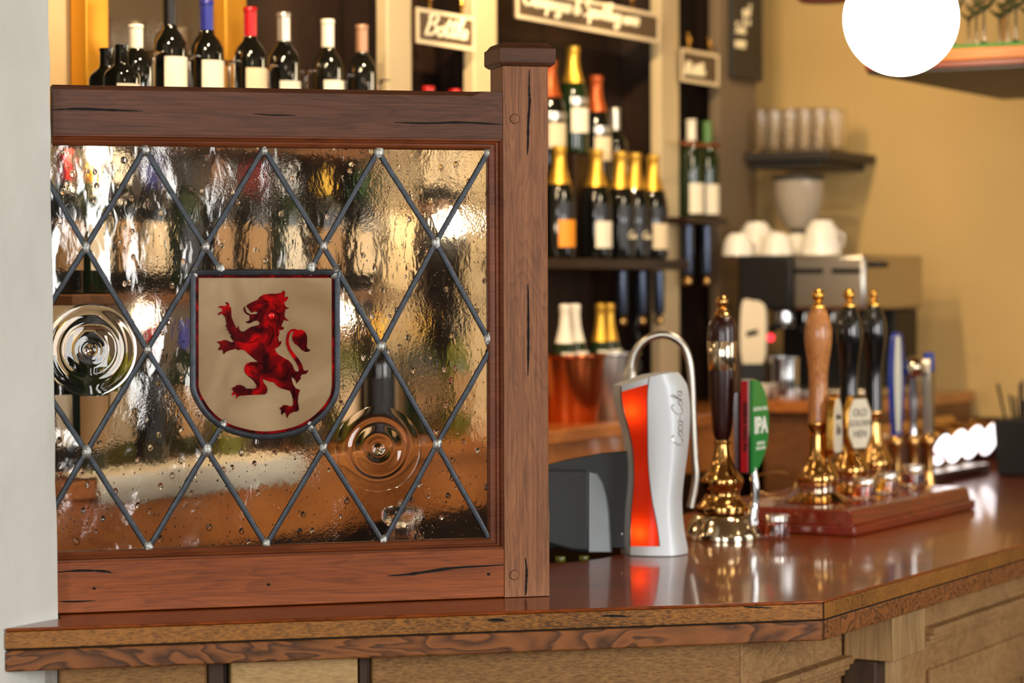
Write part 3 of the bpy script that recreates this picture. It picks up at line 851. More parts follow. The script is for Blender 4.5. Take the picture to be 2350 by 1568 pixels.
lion = [(541,380),(560,365),(600,345),(640,328),(655,305),(690,285),(740,278),(800,277),(840,270),(852,258),(857,247),(868,256),(874,278),(866,302),(885,305),(899,300),(897,322),(882,343),(864,352),(872,378),(890,396),(908,398),(898,407),(876,410),(870,440),(868,470),(885,494),(908,505),(888,510),(862,502),(850,530),(840,552),(855,566),(866,564),(860,582),(842,590),(823,588),(824,620),(812,655),(822,690),(844,680),(838,706),(822,728),(800,742),(785,750),(795,775),(815,798),(860,825),(905,850),(935,885),(950,925),(962,942),(985,945),(992,930),(985,900),(960,855),(925,805),(895,755),(880,705),(882,655),(895,610),(920,585),(950,578),(985,588),(1015,585),(1045,605),(1060,640),(1062,690),(1058,730),(1070,755),(1090,752),(1080,772),(1050,777),(1015,760),(995,735),(980,722),(955,705),(935,675),(932,645),(940,612),(952,600),(925,605),(910,635),(903,675),(908,715),(925,755),(960,800),(995,845),(1020,890),(1030,930),(1050,940),(1068,928),(1070,945),(1050,965),(1020,968),(1005,985),(1008,1005),(990,1025),(972,1048),(965,1025),(945,1000),(928,990),(930,1020),(945,1060),(965,1088),(1002,1102),(990,1130),(985,1160),(982,1200),(988,1240),(992,1270),(980,1285),(945,1290),(915,1305),(898,1325),(893,1345),(882,1322),(878,1302),(868,1296),(858,1300),(848,1318),(838,1300),(840,1278),(824,1256),(840,1250),(855,1232),(885,1232),(910,1240),(935,1240),(942,1215),(940,1180),(930,1140),(915,1110),(880,1100),(830,1085),(795,1060),(780,1038),(735,1030),(700,1015),(680,1008),(690,1040),(710,1065),(722,1095),(718,1125),(700,1140),(640,1143),(570,1145),(525,1150),(490,1150),(468,1160),(458,1178),(450,1158),(452,1142),(438,1140),(419,1154),(417,1132),(432,1115),(415,1092),(428,1080),(442,1074),(460,1060),(490,1058),(520,1070),(540,1090),(590,1092),(625,1085),(628,1060),(600,1020),(570,990),(540,970),(524,945),(524,910),(540,878),(580,862),(642,860),(625,850),(590,820),(555,790),(530,765),(500,755),(468,762),(455,750),(430,755),(390,765),(365,778),(348,797),(338,776),(340,762),(322,757),(303,765),(302,745),(318,728),(310,705),(288,697),(300,685),(325,684),(350,672),(385,680),(405,692),(435,690),(416,665),(403,640),(412,632),(388,612),(396,604),(368,582),(380,576),(360,548),(373,545),(366,510),(360,480),(345,460),(324,447),(305,463),(299,450),(308,436),(332,430),(335,405),(320,399),(301,399),(306,386),(330,381),(355,384),(372,378),(370,362),(358,352),(375,348),(392,362),(396,385),(410,400),(412,440),(415,480),(430,520),(445,550),(455,575),(465,565),(475,550),(479,580),(495,600),(520,602),(545,585),(575,565),(620,552),(650,545),(655,525),(640,508),(610,510),(585,525),(560,533),(542,526),(538,512),(555,515),(568,500),(570,470),(566,462),(545,455),(525,435),(515,410),(522,390),(531,389),(532,410),(542,434),(560,446),(582,455),(604,452),(630,450),(637,440),(624,430),(600,433),(588,443),(578,432),(562,412),(548,394)]
lion_px = [C5(x, y) for x, y in lion]
mb = MB(); mb.prism(lion_px, gl(GB-.0026), gl(GB-.0012)); lo = mb.build('lion_emblem', M['ruby'], scr, smooth=0)
tag(lo, 'rearing red lion')
# painted dark lines on the lion: eye, mane and limb strokes
M['paint'] = mat('dark_glass_paint', srgb(34,1,3), .8, spec=.05)
M['paint_hi'] = mat('bright_ruby', srgb(235,22,22), .15)
mb = MB()
def stroke(pts, r_):
    P = spline(pts, 5); mb.tube([gl(GB-.0026)(*C5(p.x, p.y)) for p in P], r_, 6)
for pts in ([(690,350),(715,340),(735,352)], [(770,360),(800,385),(795,420),(770,430)], [(800,440),(825,470),(820,510)], [(760,560),(770,620),(750,690),(740,720)], [(820,520),(800,580),(805,640)],
            [(745,960),(760,920),(800,900)], [(900,940),(860,1000),(830,1010)], [(640,870),(690,880),(700,930)], [(550,900),(580,880),(640,890)], [(610,400),(650,410),(680,440)], [(640,660),(600,690),(560,700)], [(660,620),(680,560)],
            [(560,985),(600,1010),(640,1060)], [(950,1100),(955,1180)], [(380,440),(395,500)]):
    stroke(pts, .0007)
mb.build('painted_lines', M['paint'], lo)
mb = MB()
for x, y, r_ in ((755,464,24),):
    px, py = C5(x, y); u, z = S(px, py, GB); mb.lathe([(r_/3.734*.00079, 0), (r_/3.734*.00079*.7, .0006), (0, .0008)], (u, GB-.0026, z), 18, (0,-1,0))
mb.build('ear_roundel', M['paint_hi'], lo)

# ================================================================== drinks dispenser with red side light
def P5(px, py): return G(px, py)
dc = G(1512, 1274); dc.z += .003
DA = R(12)
disp = thing('drinks_dispenser', 'silver curved soft drink dispenser with glowing red side and embossed script', 'drinks dispenser', dc, DA)
ds = (dc - CAM).y/FPX                           # metres per picture pixel there
def dloc(px, py): return ((px-1512)*ds/math.cos(DA), (1274-py)*ds)
leftE = [(1445,1278),(1444,1250),(1445,1200),(1447,1160),(1451,1120),(1453,1080),(1452,1040),(1448,1000),(1440,960),(1430,920),(1424,886)]
rightE = [(1581,1264),(1576,1240),(1570,1200),(1568,1150),(1573,1100),(1580,1050),(1585,1000),(1587,950),(1583,905),(1577,882),(1560,862)]
seamE = [(1503,1278),(1503,1250),(1497,1200),(1488,1150),(1483,1100),(1480,1050),(1479,1000),(1478,950),(1477,910),(1478,880),(1480,868)]
def interp(E, y):
    E = sorted(E, key=lambda p: p[1])
    if y <= E[0][1]: return E[0][0]
    for a, b in zip(E[:-1], E[1:]):
        if y <= b[1]: return a[0] + (b[0]-a[0])*(y-a[1])/(b[1]-a[1])
    return E[-1][0]
def smooth_tab(E):
    P = spline(sorted(E, key=lambda p: p[1]), 6); return [(p.x, p.y) for p in P]
lE, rE, sE = smooth_tab(leftE), smooth_tab(rightE), smooth_tab(seamE)
DD = .115
def front_depth(t):                              # t 0..1 across; bulging front
    return -.036*math.sin(math.pi*min(1, max(0, t*.72 + .02)))**.8 - .004 + .07*max(0, t-.62)**1.5*2.2
def dpoint(t, py, push=0):
    # top edge slopes: squash heights near the top so the top runs from 886 (left) to 858
    x0, _ = dloc(interp(lE, py), py); x1, _ = dloc(interp(rE, py), py)
    ztop = dloc(0, 887 - 30*math.sin(min(1, t*1.15)*math.pi/2))[1]; z = dloc(0, py)[1]
    z = z * ztop/dloc(0, 860)[1]
    return Vector((x0 + (x1-x0)*t, front_depth(t) - push, z))
ys = [1276, 1266, 1256, 1253] + [1253 - i*(1253-888)/22 for i in range(1, 23)] + [874, 860]
NT = 22
def tseam(py): 
    a, b, c = interp(lE, py), interp(rE, py), interp(sE, py); return (c-a)/(b-a)
mb = MB(); grid = []
for py in ys:
    ts = tseam(py); row = []
    for i in range(NT+1):
        t = ts*i/8 if i <= 8 else ts + (1-ts)*(i-8)/(NT-8)
        row.append(len(mb.v)); mb.v.append(dpoint(t, py))
    # back points
    for t in (1, .5, 0):
        v = dpoint(t, py); v = Vector((v.x - (0 if t < 1 else .012), DD*.55, v.z)); row.append(len(mb.v)); mb.v.append(v)
    grid.append(row)
for k in range(len(ys)-1):
    a, b = grid[k], grid[k+1]; n = len(a)
    red = ys[k] <= 1253.1 and ys[k+1] >= 866
    for i in range(n):
        j = (i+1) % n
        if red and i < 8: continue
        mb.f.append((a[i], a[j], b[j], b[i]))
mb.f.append(tuple(grid[0])); mb.f.append(tuple(grid[-1]))
mb.build('tower_shell', M['silver'], disp, smooth=40)
mb = MB(); rows2 = []
for py in ys:
    if py > 1253.1 or py < 866: continue
    ts = tseam(py); row = []
    for i in range(9):
        row.append(len(mb.v)); mb.v.append(dpoint(ts*(.005+.985*i/8), py, .0006))
    rows2.append(row)
for a, b in zip(rows2[:-1], rows2[1:]):
    for i in range(8): mb.f.append((a[i], a[i+1], b[i+1], b[i]))
mb.build('red_light_panel', M['red_acrylic'], disp, smooth=60)
# dark gasket down the left edge and along the seam
mb = MB()
pys = [p for p in ys if p <= 1253.1]
mb.tube([dpoint(0, p, .0002)+Vector((-.0008,.001,0)) for p in pys], .0016, 6)
mb.tube([dpoint(tseam(p), p, .0005) for p in pys], .0009, 6)
mb.build('gasket', M['dkgrey'], disp)
mb = MB(); bpts = []
for i in range(NT+1): bpts.append(dpoint(i/NT, 1276))
mb.v += [v + Vector((0,-.0005,-.0028 )) for v in bpts] + [v + Vector((0,-.0005,.0006)) for v in bpts] + [Vector((v.x, .05, -.0028)) for v in bpts]
n = NT+1
for i in range(NT):
    mb.f.append((i, i+1, n+i+1, n+i)); mb.f.append((i, 2*n+i, 2*n+i+1, i+1))
mb.build('foot_seal', M['dkgrey'], disp)
# lamps inside, top and bottom, behind the red acrylic
for py, e, dy in ((925, .08, .022), (1075, .018, .045), (1222, .09, .022)):
    p = dpoint(tseam(py)*.5, py); p.y += dy
    lb_ = bulb('dispenser_light', (0, 0, 0), e, (1, .62, .25), .008)
    lb_.location = Vector(dc) + Matrix.Rotation(DA, 3, 'Z') @ p
# embossed script running up the face
mb = MB()
def emb(x, y):                                   # x along the writing (upwards), y across (to the left)
    py = 1030 - x; px_ = 1557 - y
    a, b = interp(lE, py), interp(rE, py); t = (px_-a)/(b-a)
    return dpoint(t, py, .0004)
handwrite(mb, 'Coca-Cola', lambda x, y: emb(x, y*1.0 + x*.0 - 4), .0011, .3, 128)
mb.build('embossed_script', M['steel'], disp)
# grey housing behind/left
Yh = dc.y + .03
def hl(px, py, dy): 
    v = at(px, py, Yh + dy) - dc; return Matrix.Rotation(-DA, 3, 'Z') @ v
mb = MB()
hood = [(1220,1075),(1300,1055),(1380,1040),(1456,1033),(1456,1260),(1400,1260),(1220,1260)]
mb.prism(hood, lambda x, y: hl(x, y, .0), lambda x, y: hl(x, y, .05))
mb.build('housing_back', M['grey_pl'], disp, bevel=.008, seg=3)
mb = MB()
f_t = [(1190,1076),(1352,1080),(1352,1267),(1312,1265),(1190,1232)]
mb.prism(f_t, lambda x, y: hl(x, y, -.045), lambda x, y: hl(x, y, .0))
mb.build('housing_box', M['grey_pl'], disp, bevel=.006, seg=3)
# lit facet where the box turns: its brightness painted in as paler grey
mb = MB(); q = []
prof_s = [(1100,1352,1372),(1090,1352,1378),(1110,1352,1384),(1140,1352,1391),(1180,1352,1396),(1230,1352,1400),(1272,1352,1401)]
prof_s = [(1088,1366),(1110,1379),(1140,1388),(1180,1395),(1230,1399),(1230,1399),(1267,1401)]
for y, x in prof_s:
    mb.v += [hl(1352, y if y > 1090 else 1084, -.045), hl(x, y, -.012), hl(x+4, y, 0.0), hl(1352, y if y > 1090 else 1084, .0)]
for i in range(len(prof_s)-1):
    for k in range(4):
        j = (k+1) % 4; mb.f.append((i*4+k, i*4+j, (i+1)*4+j, (i+1)*4+k))
mb.f.append((0,1,2,3)); e_ = (len(prof_s)-1)*4; mb.f.append((e_,e_+1,e_+2,e_+3))
M['facet'] = mat('lit_grey_plastic', srgb(150,160,164), .35)
mb.build('housing_facet', M['facet'], disp, smooth=30)
mb = MB(); c = hl(1428, 1226, -.001); mb.lathe([(.0022,0),(.0022,.0015),(0,.002)], c, 12, (0,-1,0)); mb.build('screw', M['steel'], disp)

# swan-neck tap behind the dispenser
tb = G(1448, 1243)
tap = thing('swan_neck_tap', 'tall brushed steel swan-neck tap arching behind the dispenser', 'tap', tb)
Yt = tb.y
path = [(1449,1243),(1448,1100),(1446,1000),(1446,900),(1447,850),(1456,812),(1478,783),(1510,769),(1540,772),(1567,792),(1581,828),(1587,880),(1590,960),(1594,1050),(1597,1090),(1594,1120),(1585,1165)]
pp = [at(p.x, p.y, Yt) - tb for p in spline(path, 6)]
n = len(pp)
mb = MB(); mb.tube(pp, .0088, 14); mb.build('spout', M['steel'], tap)
mb = MB(); c = at(1440, 905, Yt) - tb
mb.lathe([(.012,0),(.016,.004),(.016,.045),(.011,.058),(.0105,.062)], at(1446, 905, Yt) - tb, 18); mb.build('collar', M['steel'], tap)
mb = MB(); mb.lathe([(.028,.0),(.028,.006),(.012,.014),(.0125,.05)], (0,0,.0005), 20); mb.build('base_flange', M['steel'], tap)

# ================================================================== hand pumps
def pump_parts(root, s, by, prof, m_of):
    """prof: list of (name, material, [(y pixel, r pixel)...]) from one axis"""
    for name, m, pr in prof:
        mb = MB(); mb.lathe([(r*s, max(0, (by-y)*s)) for y, r in sorted(pr, key=lambda q: -q[0])], (0,0,.0006), 40)
        mb.build(name, m, root)
p1 = G(1658, 1237); s1 = p1.y/FPX
pump = thing('hand_pump', 'dark mahogany beer pump with brass band and green badge, nearest the dispenser', 'beer pump', p1, 0, 'beer hand pumps')
pump_parts(pump, s1, 1237, [
    ('dish_base', M['nickel'], [(1237,92),(1230,93),(1221,90),(1207,83),(1194,75),(1184,68),(1180,62),(1179,0)]),
    ('brass_column', M['brass'], [(1178,50),(1176,60),(1164,62),(1161,61),(1156,54),(1147,46),(1138,40),(1132,39),(1121,43),(1110,48),(1102,49),(1095,46),(1085,38),(1075,31),(1060,25),(1048,22),(1030,19),(1020,18),(1016,21),(1011,20),(1008,16),(1006,0)]),
    ('handle', M['mahog_d'], [(1010,15),(1000,20),(985,23),(950,26),(900,29),(852,31),(850,31)]),
    ('handle_top', M['mahog_d'], [(783,34),(770,34),(750,33),(738,30),(730,25),(726,20),(725,0)]),
    ('brass_band', M['nickel'], [(850,31),(849,31.6),(784,34.6),(783,34)]),
    ('finial', M['brass'], [(726,18),(721,19),(717,14),(713,15),(709,12),(706,7),(703,9),(698,13),(692,14),(685,12.5),(680,8),(677,0)])], None)
# badge on a curved chrome bracket
bd = thing  # alias kept local
bc = at(1716, 978, p1.y - .035) - p1             # centre of badge's near side
def bpoint(u, n, z): return bc + U2*u + N2*n + Vector((0,0,z))
mb = MB(); H = .105
outl = [(.0,-H),(.035,-H*.86),(.075,-.05),(.088,0),(.082,.045),(.062,.08),(.03,H*.97),(.0,H*.99)]
outl = [(p.x, p.y) for p in spline(outl, 5)]
mb.prism(outl, lambda x, y: bpoint(x-.02, .022, y), lambda x, y: bpoint(x-.02, .016, y))
q = mb.build('badge_face', M['badge_green'], pump, smooth=30)
mb = MB(); mb.prism([(x*1.04-.0016, y*1.02) for x, y in outl], lambda x, y: bpoint(x-.02, .0155, y), lambda x, y: bpoint(x-.02, -.006, y))
mb.build('badge_case', M['chrome'], pump, smooth=30)
mb = MB(); mb.prism([(-.0035,-H*.98),(-.0035,H*.96),(.004,H*.99),(.004,-H)], lambda x, y: bpoint(x-.02, .010, y), lambda x, y: bpoint(x-.02, -.0065, y))
mb.build('badge_side', M['badge_red'], pump)
rotB = Matrix((U2, Vector((0,0,1)), N2)).transposed().to_euler()
text('badge_lettering', 'IPA', .05, bpoint(.022, .0225, .0), rotB, M['badge_white'], pump, offset=.002)
text('badge_lettering', 'GREENE KING', .0125, bpoint(.02, .0225, .038), rotB, M['badge_white'], pump)
text('badge_lettering', 'SUFFOLK\nENGLAND', .011, bpoint(.022, .0225, -.045), rotB, M['badge_white'], pump)
rotS = Matrix((Vector((0,0,-1)), N2, -U2)).transposed().to_euler()
text('side_lettering', 'GREENE KING IPA', .014, bpoint(-.0245, .004, .0), rotS, M['crack'], pump, offset=.0004)
mb = MB(); br = [(1727,1075),(1731,1100),(1734,1130),(1732,1160),(1727,1185),(1729,1205)]
mb.tube([at(p.x, p.y, p1.y-.045) - p1 for p in spline(br, 5)], [.010]*6+[.0105]*10+[.012]*10, 10); mb.build('badge_bracket', M['chrome'], pump)
mb = MB(); mb.prism([(1682,905),(1700,897),(1700,1078),(1686,1076)], lambda x, y: at(x, y, p1.y-.01)-p1, lambda x, y: at(x, y, p1.y-.005)-p1)
M['dkredglass'] = mat('dark_red_plate', srgb(70,22,20), .15, coat=.6)
mb.build('badge_back', M['dkredglass'], pump)

# sample jars
def jar(loc, r, h, liq, label):
    t = thing('sample_jar', label, 'jar', loc, 0, 'sample jars by the pumps')
    mb = MB(); mb.lathe([(0,0),(r*.9,0),(r*.97,.002),(r,.006),(r,h*.66),(r*.95,h*.72),(r*.9,h*.74),(r*.85,h*.74),(r*.9,h*.68),(r*.93,h*.62),(r*.93,.008),(0,.007)], (0,0,.0004), 24); mb.build('glass_body', M['glass'], t)
    mb = MB(); mb.lathe([(r*.925,.0085),(r*.925,h*.58),(0,h*.58)], (0,0,.0004), 24); mb.build('beer', liq, t)
    mb = MB(); mb.lathe([(r*.98,h*.75),(r*1.04,h*.755),(r*1.04,h*.96),(r*.98,h),(0,h)], (0,0,.0004), 24); mb.build('lid', M['lid'], t)
    return t
j1 = G(1784, 1236); sj = j1.y/FPX
jar(j1, 28.5*sj, 54*sj, M['brownb'], 'small jar of dark amber beer on the bar top beside the nickel pump base')

# ================================================================== pump plinth and three pumps
C0 = G(1962, 1233)
CE = G(2190, 1166)
PLN = (CE - C0).dot(U2)
pl = thing('pump_plinth', 'polished mahogany plinth with moulded edge under three beer pumps', 'plinth', C0, A2)
PH = .058; PD = .42
mb = MB(); mb.box(0, PLN, 0, PD, .0006, .024); mb.build('lower_step', M['mahog'], pl, bevel=.005, seg=3)
mb = MB()
lvp = [(.008, .0242), (.010, .028), (.014, .050), (.020, .056), (.028, PH)]
for ins, z in lvp: mb.v += [Vector((ins, ins, z)), Vector((PLN-ins, ins, z)), Vector((PLN-ins, PD-ins, z)), Vector((ins, PD-ins, z))]
for i in range(len(lvp)-1):
    for k in range(4):
        j = (k+1) % 4; mb.f.append((i*4+k, i*4+j, (i+1)*4+j, (i+1)*4+k))
mb.f.append((3,2,1,0)); e_ = (len(lvp)-1)*4; mb.f.append((e_,e_+1,e_+2,e_+3))
mb.build('moulded_top', M['mahog'], pl, bevel=.003)
ZP = ZC + PH
def pump_b(px, py, m, label, ball=15):
    loc = G(px, py, ZP); s = loc.y/FPX * (1152-666)/((py - 664)*1.0) if False else .00104
    t = thing('hand_pump', label, 'beer pump', loc, 0, 'beer hand pumps')
    pump_parts(t, s, 1152, [
      ('brass_base', M['brass'], [(1152,76),(1149,77),(1144,66),(1138,55),(1132,46),(1130,43)]),
      ('brass_cup', M['nickel'], [(1130,43),(1112,43),(1109,45)]),
      ('brass_column', M['brass'], [(1110,44),(1104,47),(1098,47),(1090,46),(1076,37),(1062,29),(1045,25),(1020,22.5),(1000,21),(985,21),(978,25),(974,26),(968,24),(966,0)]),
      ('handle', m, [(968,23),(940,22.5),(915,22),(880,21),(850,22.5),(830,25),(806,28.5),(785,31),(765,31.5),(745,29),(728,24),(716,19),(711,16),(710,0)]),
      ('finial', M['gold'], [(712,14),(709,18),(705,18),(702,13),(699,9),(695,8)] + [(681+ball*math.cos(a), ball*math.sin(a)) for a in (.5,.9,1.4,1.9,2.4,2.8)] + [(681-ball,0)])], None)
    return t, loc
pw_, lw = pump_b(1878, 1152, M['ash'], 'pale ash-handled beer pump with brass ball, first on the mahogany plinth')
pb1, lb1 = pump_b(1949, 1130, M['black'], 'black-handled beer pump carrying the cream octagon badge, in the middle of the plinth')
pb2, lb2 = pump_b(2005, 1113, M['black'], 'black-handled beer pump with a small finial, last on the plinth', 11)
def octo(hw, hh, c): return [(-hw,-hh*.45),(-hw*.55,-hh),(hw*.55,-hh),(hw,-hh*.45),(hw,hh*.45),(hw*.55,hh),(-hw*.55,hh),(-hw,hh*.45)]
def clip(root, loc, px, py, Y, shape, lines, rimw=1.14, yaw=0):
    c = at(px, py, Y) - loc
    nn = Matrix.Rotation(yaw, 3, 'Z') @ N2; uu = Matrix.Rotation(yaw, 3, 'Z') @ U2
    pt = lambda u, n, z: c + uu*u + nn*n + Vector((0,0,z))
    MB().prism([(x*rimw, y*rimw) for x, y in shape], lambda x, y: pt(x, 0, y), lambda x, y: pt(x, -.016, y)).build('clip_rim', M['gold'], root, bevel=.002)
    q = MB().prism(shape, lambda x, y: pt(x, .0025, y), lambda x, y: pt(x, .0005, y)).build('clip_face', M['cream_badge'], root)
    rt = Matrix((uu, Vector((0,0,1)), nn)).transposed().to_euler()
    for body, sz, z in lines: text('clip_lettering', body, sz, pt(0, .003, z), rt, M['ink'], root)
    MB().tube([pt(0, -.016, -.02), pt(0, -.035, -.03), Vector((0, 0, c.z-.04))], .005, 8).build('clip_arm', M['brass'], root)
clip(pb1, lb1, 1972, 972, lb1.y - .09, octo(.041, .060, 0), [('OLD', .026, .026), ('GOLDEN', .021, .0), ('HEN', .026, -.026)], yaw=R(-18))
clip(pw_, lw, 1922, 978, lw.y - .02, [(p.x, p.y) for p in spline([(-.034,-.055),(.0,-.062),(.034,-.055),(.036,.0),(.028,.045),(0,.066),(-.028,.045),(-.036,0)], 4, True)], [('Ale', .036, -.01), ('Abbot', .02, .022)], yaw=R(8))
for px, py, r_, liq, lab in ((1983,1147,26,'amber','small jar of orange beer on the plinth, nearest the octagon badge'), (2036,1134,25,'golden','small jar of golden beer on the plinth'), (2095,1117,26,'brownb','small jar of dark brown beer on the far corner of the plinth')):
    l = G(px, py, ZP+.0002); s = l.y/FPX; jar(l, r_*s, 50*s, M[liq], lab)

# ring of brass showing between the two pumps
gl_ = G(1768, 1205)
rg = thing('brass_hoop', 'thin brass hoop standing on the plinth beside the ash-handled pump', 'hoop', G(1742, 1200, ZC))
mb = MB(); hp = [at(p.x, p.y, rg.location.y) - rg.location for p in spline([(1690,1165),(1712,1140),(1735,1128),(1755,1138),(1760,1165),(1762,1199)], 5)]
mb.tube([Vector((math.cos(a)*.05, .25*math.sin(a)*.05, .03+math.sin(a)*.028)) for a in [2*math.pi*i/28 for i in range(28)]], .0024, 8, True); rg.location = G(1778, 1138, ZP + .0006); mb.build('ring', M['brass'], rg)

# ================================================================== far taps
def tall_tap(px, py, top_py, label, kind):
    loc = G(px, py); s = loc.y/FPX; h = (py - top_py)*s
    t = thing('beer_tap', label, 'beer tap', loc, 0, 'tall lager taps')
    MB().lathe([(.022,0),(.022,.008),(.019,.02),(.016,.05),(.015,.12),(.02,.13),(.02,.15),(.014,.158)], (0,0,.0006), 24).build('tap_column', M['brass'], t)
    if kind == 'blue':
        mb = MB(); sh = [(p.x, p.y) for p in spline([(-.012,.15),(-.03,.24),(-.036,.33),(-.02,h-.02),(0,h),(.02,h-.02),(.036,.33),(.03,.24),(.012,.15)], 5)]
        mb.prism(sh, lambda x, y: U2*x + N2*.012 + Vector((0,0,y)), lambda x, y: U2*x - N2*.008 + Vector((0,0,y))); mb.build('tap_handle', M['badge_blue'], t, bevel=.003)
        mb = MB(); sh2 = [(x*.6, .17 + (y-.15)*.9) for x, y in sh]
        mb.prism(sh2, lambda x, y: U2*(x-.02) + N2*.0165 + Vector((0,0,y)), lambda x, y: U2*(x-.02) + N2*.0125 + Vector((0,0,y))); mb.build('white_stripe', M['badge_white'], t)
    elif kind == 'ball':
        MB().lathe([(.012,.158),(.010,.2),(.014,.25),(.009,h-.055),(.01,h-.05)], (0,0,0), 16).build('tap_handle', M['chrome'], t)
        MB().lathe([(.03*math.sin(a), h-.03-.03*math.cos(a)) for a in [math.pi*i/12 for i in range(13)]], (0,0,0), 24).build('ball_knob', M['nickel'], t)
    else:
        mb = MB(); sh = [(p.x, p.y) for p in spline([(-.012,.15),(-.02,.24),(-.026,h-.04),(0,h),(.026,h-.04),(.02,.24),(.012,.15)], 5)]
        mb.prism(sh, lambda x, y: U2*x + N2*.012 + Vector((0,0,y)), lambda x, y: U2*x - N2*.012 + Vector((0,0,y))); mb.build('tap_handle', M['steel'], t, bevel=.004)
        MB().box(-.014,.014,-.014,.014,h-.05,h+.004).build('tap_cap', M['badge_blue'], t, bevel=.004)
tall_tap(2056, 1132, 762, 'tall blue and white beer tap handle beyond the plinth pumps', 'blue')
tall_tap(2096, 1130, 818, 'chrome beer tap topped with a ball beyond the plinth', 'ball')
tall_tap(2131, 1128, 812, 'slim steel beer tap with blue cap beside the ball-topped tap', 'slim')
# drip ledge and lit beer font
DE0 = G(2122, 1119); DE1 = G(2306, 1090)
dl_ = (DE1 - DE0).dot(U2)
dr = thing('drip_ledge', 'dark red-brown wooden ledge with steel top edge under the lit badges', 'drip tray', DE0, A2)
MB().box(0, dl_, 0, .16, .0006, .028).build('ledge_block', M['mahog_d'], dr, bevel=.004)
MB().box(.0, dl_, .004, .156, .0284, .033).build('steel_top', M['steel'], dr, bevel=.001)
fb = DE0 + U2*(dl_*.45) - N2*.20; fb.z = ZC
fnt = thing('beer_font', 'brass T-bar beer font carrying five glowing oval badges', 'beer font', fb)
zb = at(2233, 990, fb.y).z - ZC
MB().lathe([(.04,0),(.04,.01),(.024,.03),(.02,zb)], (0,0,.0006), 20).build('column', M['brass'], fnt)
MB().tube([U2*(-.22) + Vector((0,0,zb)), U2*.5 + Vector((0,0,zb))], .026, 16).build('cross_bar', M['brass'], fnt)
for i, (px, py, sz) in enumerate(((2161,1032,1.0),(2196,1024,1.1),(2233,1015,1.12),(2271,1008,1.1),(2310,1004,.85))):
    c = hit(px, py, fb + N2*.14, N2) - fb
    nn = (N2*.72 - U2*.55 + Vector((0,0,-.15))).normalized(); uu = Vector((0,0,1)).cross(nn).normalized(); vv = nn.cross(uu)
    a = R(-22); u2 = uu*math.cos(a)+vv*math.sin(a); v2 = -uu*math.sin(a)+vv*math.cos(a)
    el = [(math.cos(2*math.pi*k/28)*.023*sz, math.sin(2*math.pi*k/28)*.047*sz) for k in range(28)]
    b_ = MB().prism(el, lambda x, y: c+u2*x+v2*y+nn*.004, lambda x, y: c+u2*x+v2*y-nn*.004).build('badge', M['lit_white'], fnt, bevel=.0015)
    if i in (0, 4): 
        MB().prism([(x*1.08, y*1.06) for x, y in el], lambda x, y: c+u2*x+v2*y-nn*.0045, lambda x, y: c+u2*x+v2*y-nn*.014).build('badge_rim', M['matblack'], b_)
        band = [(-.024*sz,-.014),(.024*sz,-.014),(.022*sz,-.024),(-.022*sz,-.024)] if i == 0 else [(-.02*sz,-.030),(.02*sz,-.030),(.012*sz,-.044),(-.012*sz,-.044)]
        mm = M['badge_red'] if i == 0 else M['badge_blue']
        MB().prism(band, lambda x, y: c+u2*x+v2*y+nn*.0052, lambda x, y: c+u2*x+v2*y+nn*.0042).build('badge_band', mm, b_)
    else:
        MB().prism([(x*1.05, y*1.04) for x, y in el], lambda x, y: c+u2*x+v2*y-nn*.0045, lambda x, y: c+u2*x+v2*y-nn*.012).build('badge_rim', M['brass'], b_)
    e2 = U2*c.dot(U2) + Vector((0,0,zb))
    MB().tube([c - nn*.01, c - nn*.03 + Vector((0,0,.02)), e2 + N2*.02], .009, 10).build('tap_arm', M['brass'], fnt)
# black caddy at the picture's right edge
cl_ = G(2345, 1092)
cad = thing('bar_caddy', 'black bar caddy holding dark straws at the end of the bar', 'caddy', cl_, A2)
mb = MB(); mb.hexa([(-.05,-.05,.0006),(.06,-.05,.0006),(.06,.06,.0006),(-.05,.06,.0006)], [(-.06,-.06,.17),(.07,-.06,.17),(.07,.07,.17),(-.06,.07,.17)]); mb.build('caddy_box', M['matblack'], cad, bevel=.006)
for i in range(9):
    a = random.uniform(-.035, .045), random.uniform(-.035, .045); MB().tube([(a[0], a[1], .165), (a[0]*1.5, a[1]*1.5, random.uniform(.22, .285))], .0045, 8).build('straw', M['matblack'], cad)
MB().box(-.03,.05,-.0635,-.0605,.03,.12).build('caddy_label', M['label_c'], cad)

# ================================================================== globe lamp
gc = at(2068, 42, 5.6); gr = 131.5*5.6/FPX
lamp = thing('globe_pendant', 'glowing white glass globe pendant lamp hanging over the bar', 'lamp', gc)
MB().lathe([(gr*math.sin(a), -gr*math.cos(a)) for a in [math.pi*i/32 for i in range(33)]], (0,0,0), 48).build('globe', M['globe'], lamp)
MB().lathe([(.05,gr-.01),(.05,gr+.03),(.012,gr+.05),(.008,gr+.06),(.008,3.018-gc.z)], (0,0,0), 20).build('stem', M['brass'], lamp)
# reddish wooden disc edge behind it
wd_c = at(1890, -12, 6.9)
dk = thing('pendant_disc', 'reddish-brown rounded wooden edge peeking in above, behind the glowing globe', 'pendant', wd_c)
MB().lathe([(.0,-.022),(.06,-.02),(.074,-.008),(.076,.004),(.07,.016),(0,.02)], (.0,0,0), 32).build('disc', M['red_brown'], dk)
MB().lathe([(.006,.019),(.006,3.018-wd_c.z)], (0,0,0), 10).build('rod', M['brass'], dk)

